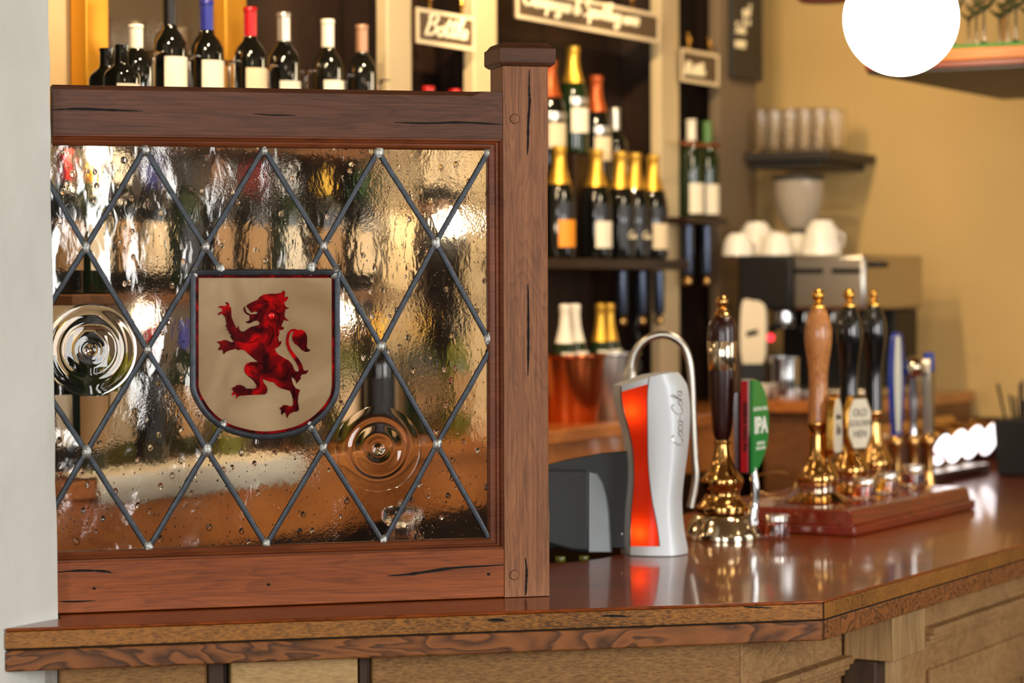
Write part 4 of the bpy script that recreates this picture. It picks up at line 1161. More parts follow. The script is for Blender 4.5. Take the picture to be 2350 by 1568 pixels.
# ================================================================== hanging glass shelf, top right
hs0 = at(1985, 163, 6.7)
hs = thing('hanging_shelf', 'hanging wooden glass shelf with a gold-lit pine edge, behind the globe lamp', 'shelf', hs0, A2 - math.pi/2)
HW, HD = .75, 1.1                                # along N2, along U2 (local y)
MB().box(0, HW, 0, HD, 0, .016).build('under_board', M['red_brown'], hs, bevel=.002)
MB().box(.0, HW, .0, HD, .0165, .048).build('edge_board', M['gold_lit_pine'], hs, bevel=.003)
MB().box(.05, HW-.02, .02, HD-.02, .0482, .058).build('rubber_mat', M['green_mat'], hs, bevel=.002)
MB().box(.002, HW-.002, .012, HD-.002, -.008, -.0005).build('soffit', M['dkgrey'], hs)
for x, y in ((.04,.25),(HW-.04,.25),(.04,HD-.1),(HW-.04,HD-.1)):
    MB().lathe([(.008,.0482),(.008,3.018-hs0.z)], (x,y,0), 10).build('hanging_rod', M['brass'], hs)
def wine_glass(name, label, cat, loc, group, h=.19, rb=.036, inv=False, rz=0):
    t = thing(name, label, cat, loc, rz, group)
    pr = [(0,0),(.031,0),(.031,.002),(.012,.005),(.0045,.012),(.004,h*.42),(.008,h*.45),(rb*.75,h*.53),(rb,h*.66),(rb*.96,h*.82),(rb*.82,h),(rb*.78,h),(rb*.92,h*.82),(rb*.95,h*.66),(rb*.7,h*.545),(0,h*.47)]
    if inv: pr = [(r, h-z) for r, z in pr][::-1]
    MB().lathe(pr, (0,0,.0005), 20, caps=False).build('glass', M['glass'], t)
    return t
def tree_copy(src, loc, label):
    c = copytree(src); c.location = loc
    if label: c['label'] = label
    return c
def hs_w(x, y, z): a = A2 - math.pi/2; return hs0 + Vector((math.cos(a)*x - math.sin(a)*y, math.sin(a)*x + math.cos(a)*y, z))
g0 = None; i = 0
for row in range(3):
    for k in range(7):
        loc = hs_w(.12 + k*.085 + row*.03, .09 + row*.1, .0585)
        lab = 'stemmed glass on the hanging shelf, %s row, %s from its near corner' % (('front','middle','back')[row], ('first','second','third','fourth','fifth','sixth','seventh')[k])
        if g0 is None: g0 = wine_glass('stemmed_glass', lab, 'glass', loc, 'stemmed glasses on the hanging shelf', .2, .034)
        else: tree_copy(g0, loc, lab)

# ================================================================== back bar
SL = s_of(104, .2)
ZL = 1.30                                        # ledge
led = thing('back_bar_ledge', 'orange-brown oak ledge running along the back bar', 'ledge', bp(0, 0, 0))
bO = bp(0, 0, 0)
def bbx(name, m, root, s0, s1, o0, o1, z0, z1, bevel=.003):
    mb = MB(); bbox(mb, s0, s1, o0, o1, z0, z1); mb.v = [v - root.location for v in mb.v]; return mb.build(name, m, root, bevel=bevel)
bbx('ledge_board', M['ledge'], led, SL, S_END+.0, -.14, .24, ZL-.035, ZL)
bbx('ledge_front', M['ledge'], led, SL, S_END+.0, .18, .215, ZL-.17, ZL-.0355)
bbx('cupboard_front', M['dkwood'], led, SL, S_END+.0, .12, .16, .0, ZL-.1705)
cabn = thing('back_bar_cabinet', 'cream and dark wood back bar cabinet with pilasters and open niches', 'cabinet', bO.copy())
def strip(name, m, px0, px1, o_front, o_back, z0, z1, bev=.004):
    return bbx(name, m, cabn, s_of(px0, o_front), s_of(px1, o_front), o_back, o_front, z0, z1, bev)
OB = -.235
strip('pilaster', M['cream'], 892, 948, -.05, -.085, ZL+.0005, 2.9); strip('partition', M['dkwood'], 898, 942, -.0853, OB, ZL+.0005, 2.9)
strip('pilaster', M['cream'], 1090, 1143, -.05, -.085, ZL+.0005, 2.9); strip('partition', M['dkwood'], 1096, 1137, -.0853, OB, ZL+.0005, 2.9)
strip('pilaster', M['cream'], 1517, 1560, -.05, -.085, ZL+.0005, 2.9); strip('partition', M['dkwood'], 1523, 1554, -.0853, OB, ZL+.0005, 2.9)
strip('end_stile', M['taupe'], 1650, 1738, -.05, -.085, ZL+.0005, 2.9); strip('partition', M['dkwood'], 1656, 1732, -.0853, OB, ZL+.0005, 2.9)
bbx('back_panel', M['dkwood'], cabn, s_of(557, OB), S_END, OB-.003, OB+.012, ZL+.0005, 2.9, 0)
bbx('side_panel', M['taupe'], cabn, s_of(240, OB), s_of(556, OB), OB-.003, OB+.006, ZL+.0005, 2.9, 0)
# shelves
ZW = 2.0; ZM = 1.66; ZN = 1.88; ZCH = 1.748
def shelf(px0, px1, z, o0, o1, m='shelf', th=.022): return bbx('shelf', M[m], cabn, s_of(px0, 0), s_of(px1, 0), o0, o1, z-th, z-.0004, .003)
sh1 = shelf(105, 888, ZW, OB+.013, .07); sh2 = shelf(105, 888, ZM, OB+.013, .07)
sh3 = shelf(950, 1088, ZN, OB+.013, .06)
sh5 = shelf(1146, 1535, ZCH, OB+.013, .07, 'dkwood', .03)
sh6 = shelf(1561, 1649, 1.88, OB+.013, .03, 'dkwood', .02)
# gilt mirror behind the wine
mz0, mz1 = ZW + .001, 2.75
gm = thing('gilt_mirror', 'gilt-framed mirror behind the row of wine bottles', 'mirror', bp(s_of(370, -.2), -.2, mz0))
for a, b, nm in ((186, 238, 'frame_stile'), (506, 555, 'frame_stile')):
    bbx(nm, M['gilt'], gm, s_of(a, -.2), s_of(b, -.2), -.226, -.18, mz0, mz1, .004)
bbx('mirror_glass', M['mirror'], gm, s_of(238, -.2)+.001, s_of(506, -.2)-.001, -.226, -.21, mz0, mz1, 0)
bbx('frame_rail', M['gilt'], gm, s_of(186, -.2), s_of(555, -.2), -.226, -.18, mz1+.0005, mz1+.05, .004)

# ---- bottles
NA = math.atan2(N2.y, N2.x)
WINE = [(.0,.004),(.030,.0),(.036,.003),(.0375,.008),(.0375,.185),(.0355,.2),(.028,.215),(.0175,.228),(.0145,.24),(.0140,.29),(.0155,.291),(.0155,.299),(.0145,.301),(0,.301)]
CHAMP = [(.0,.005),(.036,.0),(.043,.004),(.044,.01),(.044,.15),(.042,.17),(.036,.195),(.026,.225),(.019,.25),(.0165,.27),(.016,.29),(.018,.292),(.018,.304),(.0155,.307),(0,.307)]
def bottle(kind, label, loc, group, glass='bottle_dk', cap='foil_white', lab='label_w', k=1.0, ang=0, lz=None, lw=1.0, tilt=None, second=None):
    t = thing('champagne_bottle' if kind == 'c' else 'wine_bottle', label, 'bottle', loc, 0, group)
    pr = CHAMP if kind == 'c' else WINE
    MB().lathe([(r, z*k) for r, z in pr], (0,0,.0006), 28).build('bottle_body', M[glass], t)
    if kind == 'c':
        fo = [(.0335,.204),(.0275,.222),(.0207,.246),(.0182,.27),(.0178,.288),(.020,.292),(.0205,.306),(.017,.3095),(0,.3105)]
        rl, lz0 = .0442, (.035, .12)
    else:
        fo = [(.0152,.235),(.0152,.292),(.0163,.2925),(.0163,.3),(.0152,.3022),(0,.3025)]
        rl, lz0 = .0377, (.05, .155)
    if cap: MB().lathe([(r, z*k) for r, z in fo], (0,0,.0006), 24, caps=False).build('foil', M[cap], t)
    z0, z1 = lz or lz0
    ang -= .38
    if lab: MB().arc(rl, NA+ang-lw, NA+ang+lw, z0*k, z1*k, .0006, (0,0,.0006)).build('bottle_label', M[lab], t)
    if second: MB().arc(rl-.0002, NA+ang-lw, NA+ang+lw, second[0]*k, second[1]*k, .0006, (0,0,.0006)).build('neck_label', M[second[2]], t)
    if tilt: t.rotation_euler = tilt
    return t
WG = 'wine bottles above the screen rail'
for px, cap, lab, k, lz, txt in ((316,'foil_white','label_c',.77,(.05,.125),'short wine bottle with white capsule, first in the row above the screen'),
        (393,'foil_black','label_w',1.02,(.06,.168),'wine bottle with black capsule and tall white label above the screen'),
        (478,'foil_blue','label_w',1.02,(.06,.17),'wine bottle with blue capsule above the screen'),
        (578,'foil_red','label_c',1.02,(.06,.165),'wine bottle with bright red capsule above the screen'),
        (655,'foil_silver','label_w',1.02,(.05,.145),'wine bottle with pale gold capsule next to the red-capped one'),
        (755,'foil_white','label_w',1.02,(.05,.158),'wine bottle with white capsule and square white label, second from the pilaster'),
        (833,'foil_tan','label_c',1.02,(.04,.125),'wine bottle with dull tan capsule nearest the cream pilaster')):
    bottle('w', txt, bb(px, 0, ZW), WG, cap=cap, lab=lab, k=k, lz=lz, lw=.85)
# upturned glasses between them
UG = 'upturned glasses among the wine bottles'
tmpl = None
for px, h in ((354,.2),(435,.195),(528,.19),(616,.19),(705,.185),(794,.185),(872,.18)):
    loc = bb(px + .5*(px < 440), .0, ZW)
    lab = 'upturned stemmed glass standing just past the %s wine bottle above the screen' % {354:'short white-capped',435:'black-capped',528:'blue-capped',616:'red-capped',705:'pale-gold-capped',794:'second white-capped',872:'tan-capped'}[px]
    if tmpl is None: tmpl = wine_glass('stemmed_glass', lab, 'glass', loc, UG, .18, .032, True); tmpl.scale = (.92, .92, 1)
    else: tree_copy(tmpl, loc, lab)
# small labelled bottles at the far left
for px, lab in ((248,'label_w'),(283,'label_w')):
    bottle('w', 'small dark bottle with pale label, %s' % ('nearest the gilt mirror edge' if px < 260 else 'beside the short white-capped bottle'), bb(px, .0 if px < 260 else .075, ZW), 'small bottles by the gilt frame', cap=None, lab=lab, k=.58, lz=(.05,.16), lw=.8)
# bottles seen through the leaded glass: middle shelf and ledge
ORDN = ['first','second','third','fourth','fifth','sixth','seventh','eighth','ninth','tenth','eleventh','twelfth']
caps = ['foil_red','foil_gold','foil_white','foil_blue','foil_black','foil_tan','foil_red','foil_silver','foil_gold','foil_green']
nm = {'foil_red':'red','foil_gold':'gold','foil_white':'white','foil_blue':'blue','foil_black':'black','foil_tan':'tan','foil_silver':'silver','foil_green':'green'}
M['label_t'] = mat('label_tan', srgb(168,132,88), .6)
labs = ['label_t','label_w','label_t','label_c','label_d','label_t']
for i, px in enumerate((150,215,280,350,425,500,580,660,745,830)):
    g = 'bottle_gr' if i % 3 == 1 else 'bottle_dk'
    bottle('w', '%s wine bottle from the pier on the shelf behind the leaded glass, %s capsule' % (ORDN[i], nm[caps[i]]), bb(px, 0, ZM), 'bottles on the middle shelf behind the glass', g, caps[i], labs[i % 6], .98, random.uniform(-.3,.3), None, .9)
for i, px in enumerate((135,205,270,345,420,520,610,700,790,870,960,1050)):
    g = ('bottle_dk','bottle_gr','bottle_ol')[i % 3]; c_ = caps[(i*3+1) % 10]
    bottle('w', '%s wine bottle from the pier on the oak ledge behind the leaded glass, %s capsule' % (ORDN[i], nm[c_]), bb(px, .0 + .09*(i % 2), ZL), 'bottles on the ledge behind the glass', g, c_, labs[(i+1) % 6], 1.0, random.uniform(-.3,.3), None, .9)
for px in (985, 1045):
    bottle('w', 'bottle with red capsule just showing above the screen rail, %s' % ('farther from the post' if px < 1000 else 'nearer the post'), bb(px, -.02, ZN), 'red-capped bottles in the cream niche', cap='foil_red', lab='label_c', k=1.0)
# pale strip standing in for the ledge's lit edge, brightness in its colour
tw = bbx('lit_edge_strip', M['label_w'], led, 0, .1, .1, .2, 0, .01); bpy.data.objects.remove(tw)
mb = MB(); NS = 24
tw0 = bp(s_of(300, .2), .17, ZL+.0006)
st0, st1 = s_of(180, .2), s_of(660, .2)
for i in range(NS+1):
    s = st0 + (st1-st0)*i/NS
    for o, z in ((.08, ZL+.004), (.2, ZL+.005), (.243, ZL+.004), (.2445, ZL-.05)):
        mb.v.append(bp(s, o + (.0 if z > ZL else .002*math.sin(i*1.3)), z + .0015*math.sin(i*.9+o*30)) - tw0)
for i in range(NS):
    for k in range(3): mb.f.append((i*4+k, i*4+k+1, (i+1)*4+k+1, (i+1)*4+k))
tw = mb.build('lit_edge_strip', M['label_w']); tw.location = tw0
sm_ = tw.modifiers.new('solid', 'SOLIDIFY'); sm_.thickness = .003; sm_.offset = 1
tag(tw, 'pale added strip for the lit edge of the ledge, seen through the leaded glass', 'lit edge strip')
# champagne
CG = 'champagne bottles on the dark shelf'
for px, lab, foil, txt, sec in ((1284,'label_o','foil_gold','champagne bottle with orange label beside the screen post',None),(1369,'label_w','foil_gold','champagne bottle with cream label, second on the dark shelf',None),
        (1424,'label_d','foil_gold','champagne bottle with dark label between the two cream-labelled ones, nearer the screen',None),(1457,'label_d','foil_gold','champagne bottle with dark label, second of the dark-labelled pair',None),(1499,'label_c','foil_gold','champagne bottle with cream label nearest the slim pilaster',None)):
    t = bottle('c', txt, bb(px, .02, ZCH), CG, 'bottle_dk', foil, lab, 1.0, 0, (.03,.105), .75, None, (.118,.150,'label_d'))
    if lab == 'label_d':
        mb = MB(); handwrite(mb, 'Sparkling' if False else 'Cuvee'.replace('v','u').replace('C','C'), lambda x, y: Vector((math.cos(NA-.6+x/.045)*.0452, math.sin(NA-.6+x/.045)*.0452, .06+y)), .0016, .2, .05); mb.build('label_script', M['chalk'], t)
# stepped stand with upper bottles
ob = -.09
for px, z, foil, lab, txt, gls, kind in ((1264,2.0,'foil_orange','label_c','upper bottle with orange foil half hidden behind the screen post','bottle_dk','c'),
        (1316,2.05,'foil_gold','label_w','tall champagne bottle with gold foil and square white label, highest of all','bottle_gr','c'),
        (1369,1.975,'foil_orange','label_c','champagne bottle with orange foil on the step beside the tallest','bottle_dk','c'),
        (1412,1.895,'foil_silver','label_w','bottle with silver-white foil on the lowest step','bottle_dk','w')):
    l = bb(px, ob, z); bottle(kind, txt, l, 'bottles on the stepped stand', gls, foil, lab, 1.0, 0, (.06,.13), .8, None, (.14,.16,'foil_silver'))
    s_ = bloc(l)
stand = thing('stepped_stand', 'dark stepped bottle stand at the back of the central niche', 'stand', bb(1340, ob, ZCH))
for px, z in ((1264,2.0),(1316,2.05),(1369,1.975),(1412,1.895)):
    s_ = s_of(px, ob); bbx('step', M['dkwood'], stand, s_-.05, s_+.05, ob-.05, ob+.035, ZCH+.0003, z-.0004, .002)
# slim niche bottles
for px, foil, lab, txt in ((1587,'foil_white','label_w','white-capped bottle in the slim right niche'),(1623,'foil_green','label_w','green-capped bottle in the slim right niche')):
    bottle('w', txt, bb(px, -.03, 1.88), 'bottles in the slim niche', 'bottle_gr', foil, lab, 1.0, .05, (.012,.105), .95)
# brass gallery rail in front of them
gr_ = thing('gallery_rail', 'thin brass rail across the slim niche bottles', 'rail', bb(1605, .0, 1.88))
mb = MB(); mb.tube([bb(1562, .01, bbh(1562, 330, .01).z)-gr_.location, bb(1652, .01, bbh(1652, 335, .01).z)-gr_.location], .006, 8); mb.build('rail_bar', M['copper'], gr_)
# spirit optics hanging below shelves
def optic(px, z_top, length, txt, group):
    loc = bb(px, .0, z_top - length)
    t = thing('spirit_optic', txt, 'spirit optic', loc, 0, group)
    MB().lathe([(.006,.03),(.016,.035),(.0175,.05),(.0175,length-.005),(.02,length-.002)], (0,0,0), 18).build('optic_tube', M['opt'], t)
    MB().lathe([(0,0),(.012,.004),(.0155,.014),(.012,.026),(.006,.032)], (0,0,0), 16, caps=False).build('brass_tip', M['brass'], t)
M['opt'] = mat('blue_black_tube', srgb(58,66,84), .15, .6)
for px, txt in ((1579,'slim blue-grey optic tube under the niche shelf, nearer the screen'),(1621,'slim blue-grey optic tube under the niche shelf, nearer the blackboard')):
    optic(px, 1.859, .19, txt, 'optics under the slim niche')
for px, txt in ((1427,'dark optic tube under the champagne shelf, nearest the screen'),(1472,'dark optic tube under the champagne shelf, middle one of three'),(1512,'dark optic tube under the champagne shelf, nearest the pilaster')):
    optic(px, 1.7175, .165, txt, 'optics under the champagne shelf')
# ice buckets with bottles
def bucket(px, m, txt, r_, foils, off=.08):
    loc = bb(px, off, ZL)
    t = thing('ice_bucket', txt, 'ice bucket', loc, 0, 'ice buckets on the ledge')
    MB().lathe([(0,.003),(r_*.78,0),(r_*.8,.004),(r_,.175),(r_*1.08,.18),(r_*1.08,.186),(r_*.98,.186),(r_*.94,.176),(r_*.76,.01),(0,.008)], (0,0,.0006), 32).build('bucket_body', m, t)
    for j, (f_, x, y, tx, cap_txt) in enumerate(foils):
        b_ = bottle('c', cap_txt, loc + Vector((0,0,.012)) + N2*y + U2*x, 'bottles in the ice buckets', 'bottle_gr', f_, 'label_w', 1.0, 0, (.13,.18), .9, (tx, tx*.6, 0)); b_.scale = (.78, .78, 1)
bucket(1306, M['copper'], 'copper ice bucket on the ledge beside the screen post', .098, [('foil_white', -.036, 0, .03, 'bottle with white foil standing in the copper bucket'), ('foil_white', .036, .005, -.03, 'second white-foiled bottle leaning in the copper bucket')])
bucket(1388, M['steel'], 'steel ice bucket on the ledge behind the swan-neck tap', .094, [('foil_gold', -.035, .0, .02, 'gold-foiled bottle in the steel bucket, nearer the copper one'), ('foil_gold', .035, 0, -.02, 'gold-foiled bottle in the steel bucket, farther from the copper one')])
# black twisted candlestick like stand between
ts_ = thing('twisted_stem', 'black twisted iron stem standing on the ledge under the champagne', 'stand', bb(1462, .06, ZL))
mb = MB(); mb.tube([Vector((.006*math.cos(z*90), .006*math.sin(z*90), z)) for z in [.002+.28*i/70 for i in range(71)]], .008, 8); mb.build('twisted_rod', M['matblack'], ts_)
MB().lathe([(.04,0),(.04,.006),(.012,.014)], (0,0,.0006), 20).build('foot', M['matblack'], ts_)

# ---- chalk signs
def sign(pts, off, body, txt, fit, x0, y0, r_, ysc=.6, th=.008):
    # pts: left-top, right-top, right-bottom, left-bottom in the picture
    c = bbh(sum(p[0] for p in pts)/4, sum(p[1] for p in pts)/4, off)
    t = thing('chalk_sign', txt, 'sign', c, 0, 'hand-lettered signs on the back bar')
    s0 = min(bloc(bbh(*pts[0], off)), bloc(bbh(*pts[3], off))); s1 = bloc(bbh(*pts[1], off))
    zt = (bbh(*pts[0], off).z + bbh(*pts[1], off).z)/2; zb_ = (bbh(*pts[2], off).z + bbh(*pts[3], off).z)/2
    b0 = lambda s, o, z: bp(s, off+o, z) - c
    mb = MB(); bbox(mb, s0, s1, off-th, off, zb_, zt); mb.v = [v - c for v in mb.v]; mb.build('board', M['chalkboard'], t, bevel=.002)
    mb = MB(); fw = .011
    for a, b, d, e in ((s0,s1,zt-fw,zt),(s0,s1,zb_,zb_+fw),(s0,s0+fw,zb_+fw,zt-fw),(s1-fw,s1,zb_+fw,zt-fw)):
        bbox(mb, a, b, off+.0005, off+.004, d, e)
    mb.v = [v - c for v in mb.v]; mb.build('border', M['label_c'], t)
    mb = MB(); handwrite(mb, body, lambda x, y: b0(s0 + x0 + x, .003, zb_ + y0 + y*ysc), r_, .28, fit); mb.build('lettering', M['chalk'], t)
    for s in (s0 + (s1-s0)*.25, s0 + (s1-s0)*.8):
        mb = MB(); mb.tube([b0(s, -.004, zt+.0), b0(s, -.004, zt+.035), b0(s, -.010, zt+.05)], .004, 8)
        mb.lathe([(.010*math.sin(a), .03-.010*math.cos(a)) for a in [math.pi*i/8 for i in range(9)]], b0(s, -.004, zt), 12)
        mb.build('hook', M['gold'], t)
    return s1 - s0, zt - zb_
sign([(955,14),(1088,42),(1088,122),(955,95)], -.035, 'Bottle', 'small chalk sign reading Bottle hanging in the niche beside the post', .21, .035, .026, .0045, .62)
sign([(1184,-28),(1512,28),(1512,98),(1184,44)], -.02, 'Champagne & Sparkling wine', 'long chalk sign for champagne and sparkling wine above the central niche', .70, .03, .04, .0042, .75)
sign([(1562,110),(1648,126),(1648,200),(1562,186)], -.035, 'Bottle', 'small chalk sign hanging in the slim right niche', .14, .02, .026, .005, .62)
# niche header with arched dark top above small sign
# blackboard on the end stile
bz0 = bbh(1718, 185, -.045).z; bz1 = 2.85
bk_ = thing('blackboard', 'dark blackboard with pale chalk lines at the end of the back bar', 'blackboard', bb(1716, -.04, bz0))
bbx('board', M['dkgrey'], bk_, s_of(1684, -.03), s_of(1752, -.03), -.049, -.03, bz0, bz1, .003)
mb = MB()
for py, ws in ((28,'and'),(50,'C e'),(72,'So da'),(105,'wine')):
    z = bbh(1716, py+8, -.029).z; s0 = s_of(1688 if py > 60 else 1706, -.029)
    handwrite(mb, ws, lambda x, y: bp(s0 + x, -.0285, z + y) - bk_.location, .0035, .2, .075 if py > 60 else .05)
mb.build('chalk_writing', M['chalk'], bk_)

# ================================================================== end-wall shelf with glasses
def wl(px, py, back): return hit(px, py, W0 - U2*back, U2)
ws0 = wl(1690, 345, .42); ws0 = W0 + N2*.118 - U2*.42 + Vector((0,0,ws0.z)); ws1 = wl(1900, 350, .42)
shz = (ws0.z + ws1.z)/2
wsh = thing('wall_shelf', 'dark wall shelf carrying clear tumblers on the ochre wall', 'shelf', Vector((ws0.x, ws0.y, shz)), A2 - math.pi/2)
wlen = (ws1 - ws0).dot(N2)
MB().box(0, wlen, 0, .418, -.03, 0).build('shelf_board', M['dkgrey'], wsh, bevel=.003)
MB().box(wlen*.03, wlen*.86, .03, .417, -.052, -.0305).build('cleat', M['dkgrey'], wsh, bevel=.002)
def wsp(x, y, z): a = A2 - math.pi/2; return wsh.location + Vector((math.cos(a)*x - math.sin(a)*y, math.sin(a)*x + math.cos(a)*y, z))
ORD = ['first','second','third','fourth','fifth','sixth','seventh','eighth','ninth','tenth','eleventh','twelfth']
tm = None
for row in range(3):
    for k in range(5):
        loc = wsp(.035 + k*(wlen-.07)/4.15 + (.01 if row % 2 else 0), .04 + row*.075, .0004)
        lab = 'clear tumbler on the wall shelf, %s row, %s from the cabinet' % (('front','middle','back')[row], ORD[k])
        if tm is None:
            tm = thing('tumbler', lab, 'glass', loc, 0, 'tumblers on the wall shelf')
            MB().lathe([(0,.006),(.026,.0),(.0275,.003),(.031,.135),(.0295,.136),(.026,.012),(0,.01)], (0,0,.0004), 18, caps=False).build('glass', M['glass'], tm)
        else: tree_copy(tm, loc, lab)
# counter under the coffee machine
ec = thing('side_counter', 'oak side counter along the ochre wall under the coffee machine', 'counter', wallp(-.1, -.3, 0))
def wbx(name, m, root, t0, t1, b0, b1, z0, z1, bevel=.003):
    mb = MB(); mb.hexa([wallp(t0,-b1,z0), wallp(t1,-b1,z0), wallp(t1,-b0,z0), wallp(t0,-b0,z0)], [wallp(t0,-b1,z1), wallp(t1,-b1,z1), wallp(t1,-b0,z1), wallp(t0,-b0,z1)])
    mb.v = [v - root.location for v in mb.v]; return mb.build(name, m, root, bevel=bevel)
tw_ = lambda px, back: (hit(px, 650, W0 - U2*back, U2) - W0).dot(N2)
t0c = tw_(1700, .6); t1c = tw_(2010, .5)
TC0, TC1 = .402, .752
ecz = hit(1800, 918, W0 - U2*.9, U2).z
wbx('counter_top', M['ledge'], ec, TC0, TC1, .02, .96, ecz-.035, ecz)
wbx('counter_front', M['shelf'], ec, TC0, TC1, .05, .92, .0, ecz-.0355)
# coffee machine
cmz1 = hit(1850, 585, W0 - U2*.8, U2).z
cm = thing('coffee_machine', 'steel and black espresso machine on the side counter', 'coffee machine', wallp(tw_(1850,.4), -.3, ecz))
zmid = hit(1850, 712, W0 - U2*.8, U2).z
ta, tb_, tc_ = tw_(1692,.8), tw_(1818,.8), tw_(1985,.8)
wbx('side_body', M['matblack'], cm, ta, tb_-.001, .3, .8, zmid-.0, cmz1, .01)
wbx('front_hood', M['steel_m'] if 'steel_m' in M else M['steel'], cm, tb_, tc_, .3, .8, zmid, cmz1, .012)
wbx('back_body', M['matblack'], cm, ta+.02, tc_-.02, .3, .5, ecz+.03, zmid-.0005, .005)
wbx('drip_base', M['steel'], cm, ta, tc_, .3, .8, ecz+.0006, ecz+.0295, .006)
for px in (1858, 1945):
    z = hit(px, 622, W0-U2*.8, U2).z; a = tw_(px,.8); wbx('control_strip', M['matblack'], cm, a-.05, a+.045, .8003, .805, z-.008, z+.008, .002)
z = hit(2005, 607, W0-U2*.8, U2).z
wbx('steam_lever', M['matblack'], cm, tc_+.0005, tc_+.045, .72, .75, z-.009, z+.009, .004)
for px in (1800, 1870, 1935):
    c = wallp(tw_(px,.7), -.7, 0) - cm.location; 
    MB().lathe([(.034, zmid-ecz-.0005),(.036, zmid-ecz-.03),(.034, zmid-ecz-.055),(.02, zmid-ecz-.06)], (c.x, c.y, 0), 20).build('group_head', M['chrome'], cm)
    MB().tube([Vector((c.x,c.y,zmid-ecz-.045)), Vector((c.x,c.y,zmid-ecz-.045)) - U2*.1 + Vector((0,0,-.012))], .011, 10).build('portafilter_handle', M['matblack'], cm)
c = wallp(tw_(1765,.51), -.3, 0) - cm.location; zz = hit(1766, 775, W0-U2*.5, U2).z
MB().lathe([(.012,0),(.010,.006),(0,.008)], wallp(tw_(1766,.51), -.502, zz) - cm.location, 14, -U2).build('indicator_light', M['indicator'], cm)
# grinder hopper behind
gz = hit(1832, 402, W0 - U2*.42, U2).z
gh = thing('coffee_grinder', 'coffee grinder with a clear tapered bean hopper behind the cups', 'coffee grinder', wallp(tw_(1833,.42), -.42, cmz1+.0006))
hh = gz - cmz1
s_g = gh.location.y/FPX
r1, r2 = 58*s_g, 30*s_g
M['smoke'] = mat('smoky_plastic', srgb(226,214,196), .1, trans=.55, ior=1.4)
MB().lathe([(.03,.0006),(.032,.02),(.03,hh*.28),(.028,hh*.33)], (0,0,0), 24).build('grinder_neck', M['dkgrey'], gh)
MB().lathe([(r2,hh*.34),(r1*.8,hh*.5),(r1*.95,hh*.7),(r1,hh*.93),(r1*.97,hh*.93),(r1*.91,hh*.7),(r1*.76,hh*.52),(r2*.8,hh*.37),(r2,hh*.34)], (0,0,0), 32, caps=False).build('hopper', M['smoke'], gh)
MB().lathe([(r1*1.03,hh*.93),(r1*1.03,hh*.97),(r1*.95,hh),(0,hh)], (0,0,0), 32).build('hopper_lid', M['dkgrey'], gh)
# white cups stacked upside down on the machine
cup0 = None
for px, back, zoff, txt in ((1694,.74,0,'white cup at the near end of the row on the coffee machine'),(1736,.60,0,'large white upturned cup on the coffee machine, beside the end cup'),(1783,.73,0,'white upturned cup in front of the bean hopper'),(1829,.58,0,'white upturned cup under the hopper edge'),(1886,.70,0,'large white upturned cup nearest the ochre wall')):
    loc = wallp(tw_(px, back), -back, cmz1+.0004)
    if cup0 is None:
        cup0 = thing('coffee_cup', txt, 'cup', loc, 0, 'white cups on the coffee machine')
        MB().lathe([(.054,0),(.053,.004),(.05,.03),(.042,.06),(.03,.075),(.026,.08),(.024,.08),(.022,.076),(0,.075)], (0,0,0), 24, caps=False).build('cup_body', M['porcelain'], cup0)
        MB().tube([Vector((.048,0,.025)), Vector((.068,0,.022)), Vector((.072,0,.045)), Vector((.046,0,.058))], .004, 8).build('cup_handle', M['porcelain'], cup0)
        c_ = cup0
    else: c_ = tree_copy(cup0, loc, txt)
    kx = 1.15 if 'large' in txt else .95
    c_.scale = (kx, kx, kx*(1.15 if 'large' in txt else .9))
    c_.rotation_euler = (0, 0, random.uniform(0, 1.2))
# white card / badge back on near side, jug, cup
cd = thing('menu_card', 'rounded white card standing in front of the coffee machine', 'card', bb(1728, .30, ZL))
crd = wallp(tw_(1727,.88), -.88, ecz+.0004)
cd.location = crd
pts = [(1702,700),(1725,690),(1745,695),(1755,715),(1756,790),(1748,835),(1704,835)]
MB().prism([(p.x, p.y) for p in spline(pts, 4, True)], lambda x, y: hit(x, y, crd, U2)-crd, lambda x, y: hit(x, y, crd, U2)-crd+U2*.012).build('card_face', M['label_w'], cd)
MB().box(-.035,.035,-.02,.03,.0005,hit(1727,835,crd,U2).z-crd.z).build('card_stand', M['matblack'], cd)
MB().prism([(1712,762),(1738,755),(1740,768),(1714,774)], lambda x, y: hit(x, y, crd-U2*.0012, U2)-crd, lambda x, y: hit(x, y, crd-U2*.0004, U2)-crd).build('card_mark', M['ink'], cd)
jl_ = wallp(tw_(1800,.86), -.86, ecz+.0004)
jg = thing('milk_jug', 'shiny steel milk jug on the side counter', 'jug', jl_)
sj_ = jl_.y/FPX
MB().lathe([(0,.002),(36*sj_,0),(37*sj_,.006),(35*sj_,.07),(36*sj_,96*sj_),(34*sj_,96*sj_),(33*sj_,.07),(34*sj_,.01),(0,.008)], (0,0,.0005), 32).build('jug_body', M['chrome'], jg)
wc = wallp(tw_(1738,.94), -.925, ecz+.0004)
bw_ = thing('bowl', 'small white bowl on the side counter beside the milk jug', 'bowl', wc)
MB().lathe([(0,.003),(.022,0),(.025,.004),(.038,.045),(.036,.046),(.022,.008),(0,.007)], (0,0,.0005), 24).build('bowl_body', M['porcelain'], bw_)

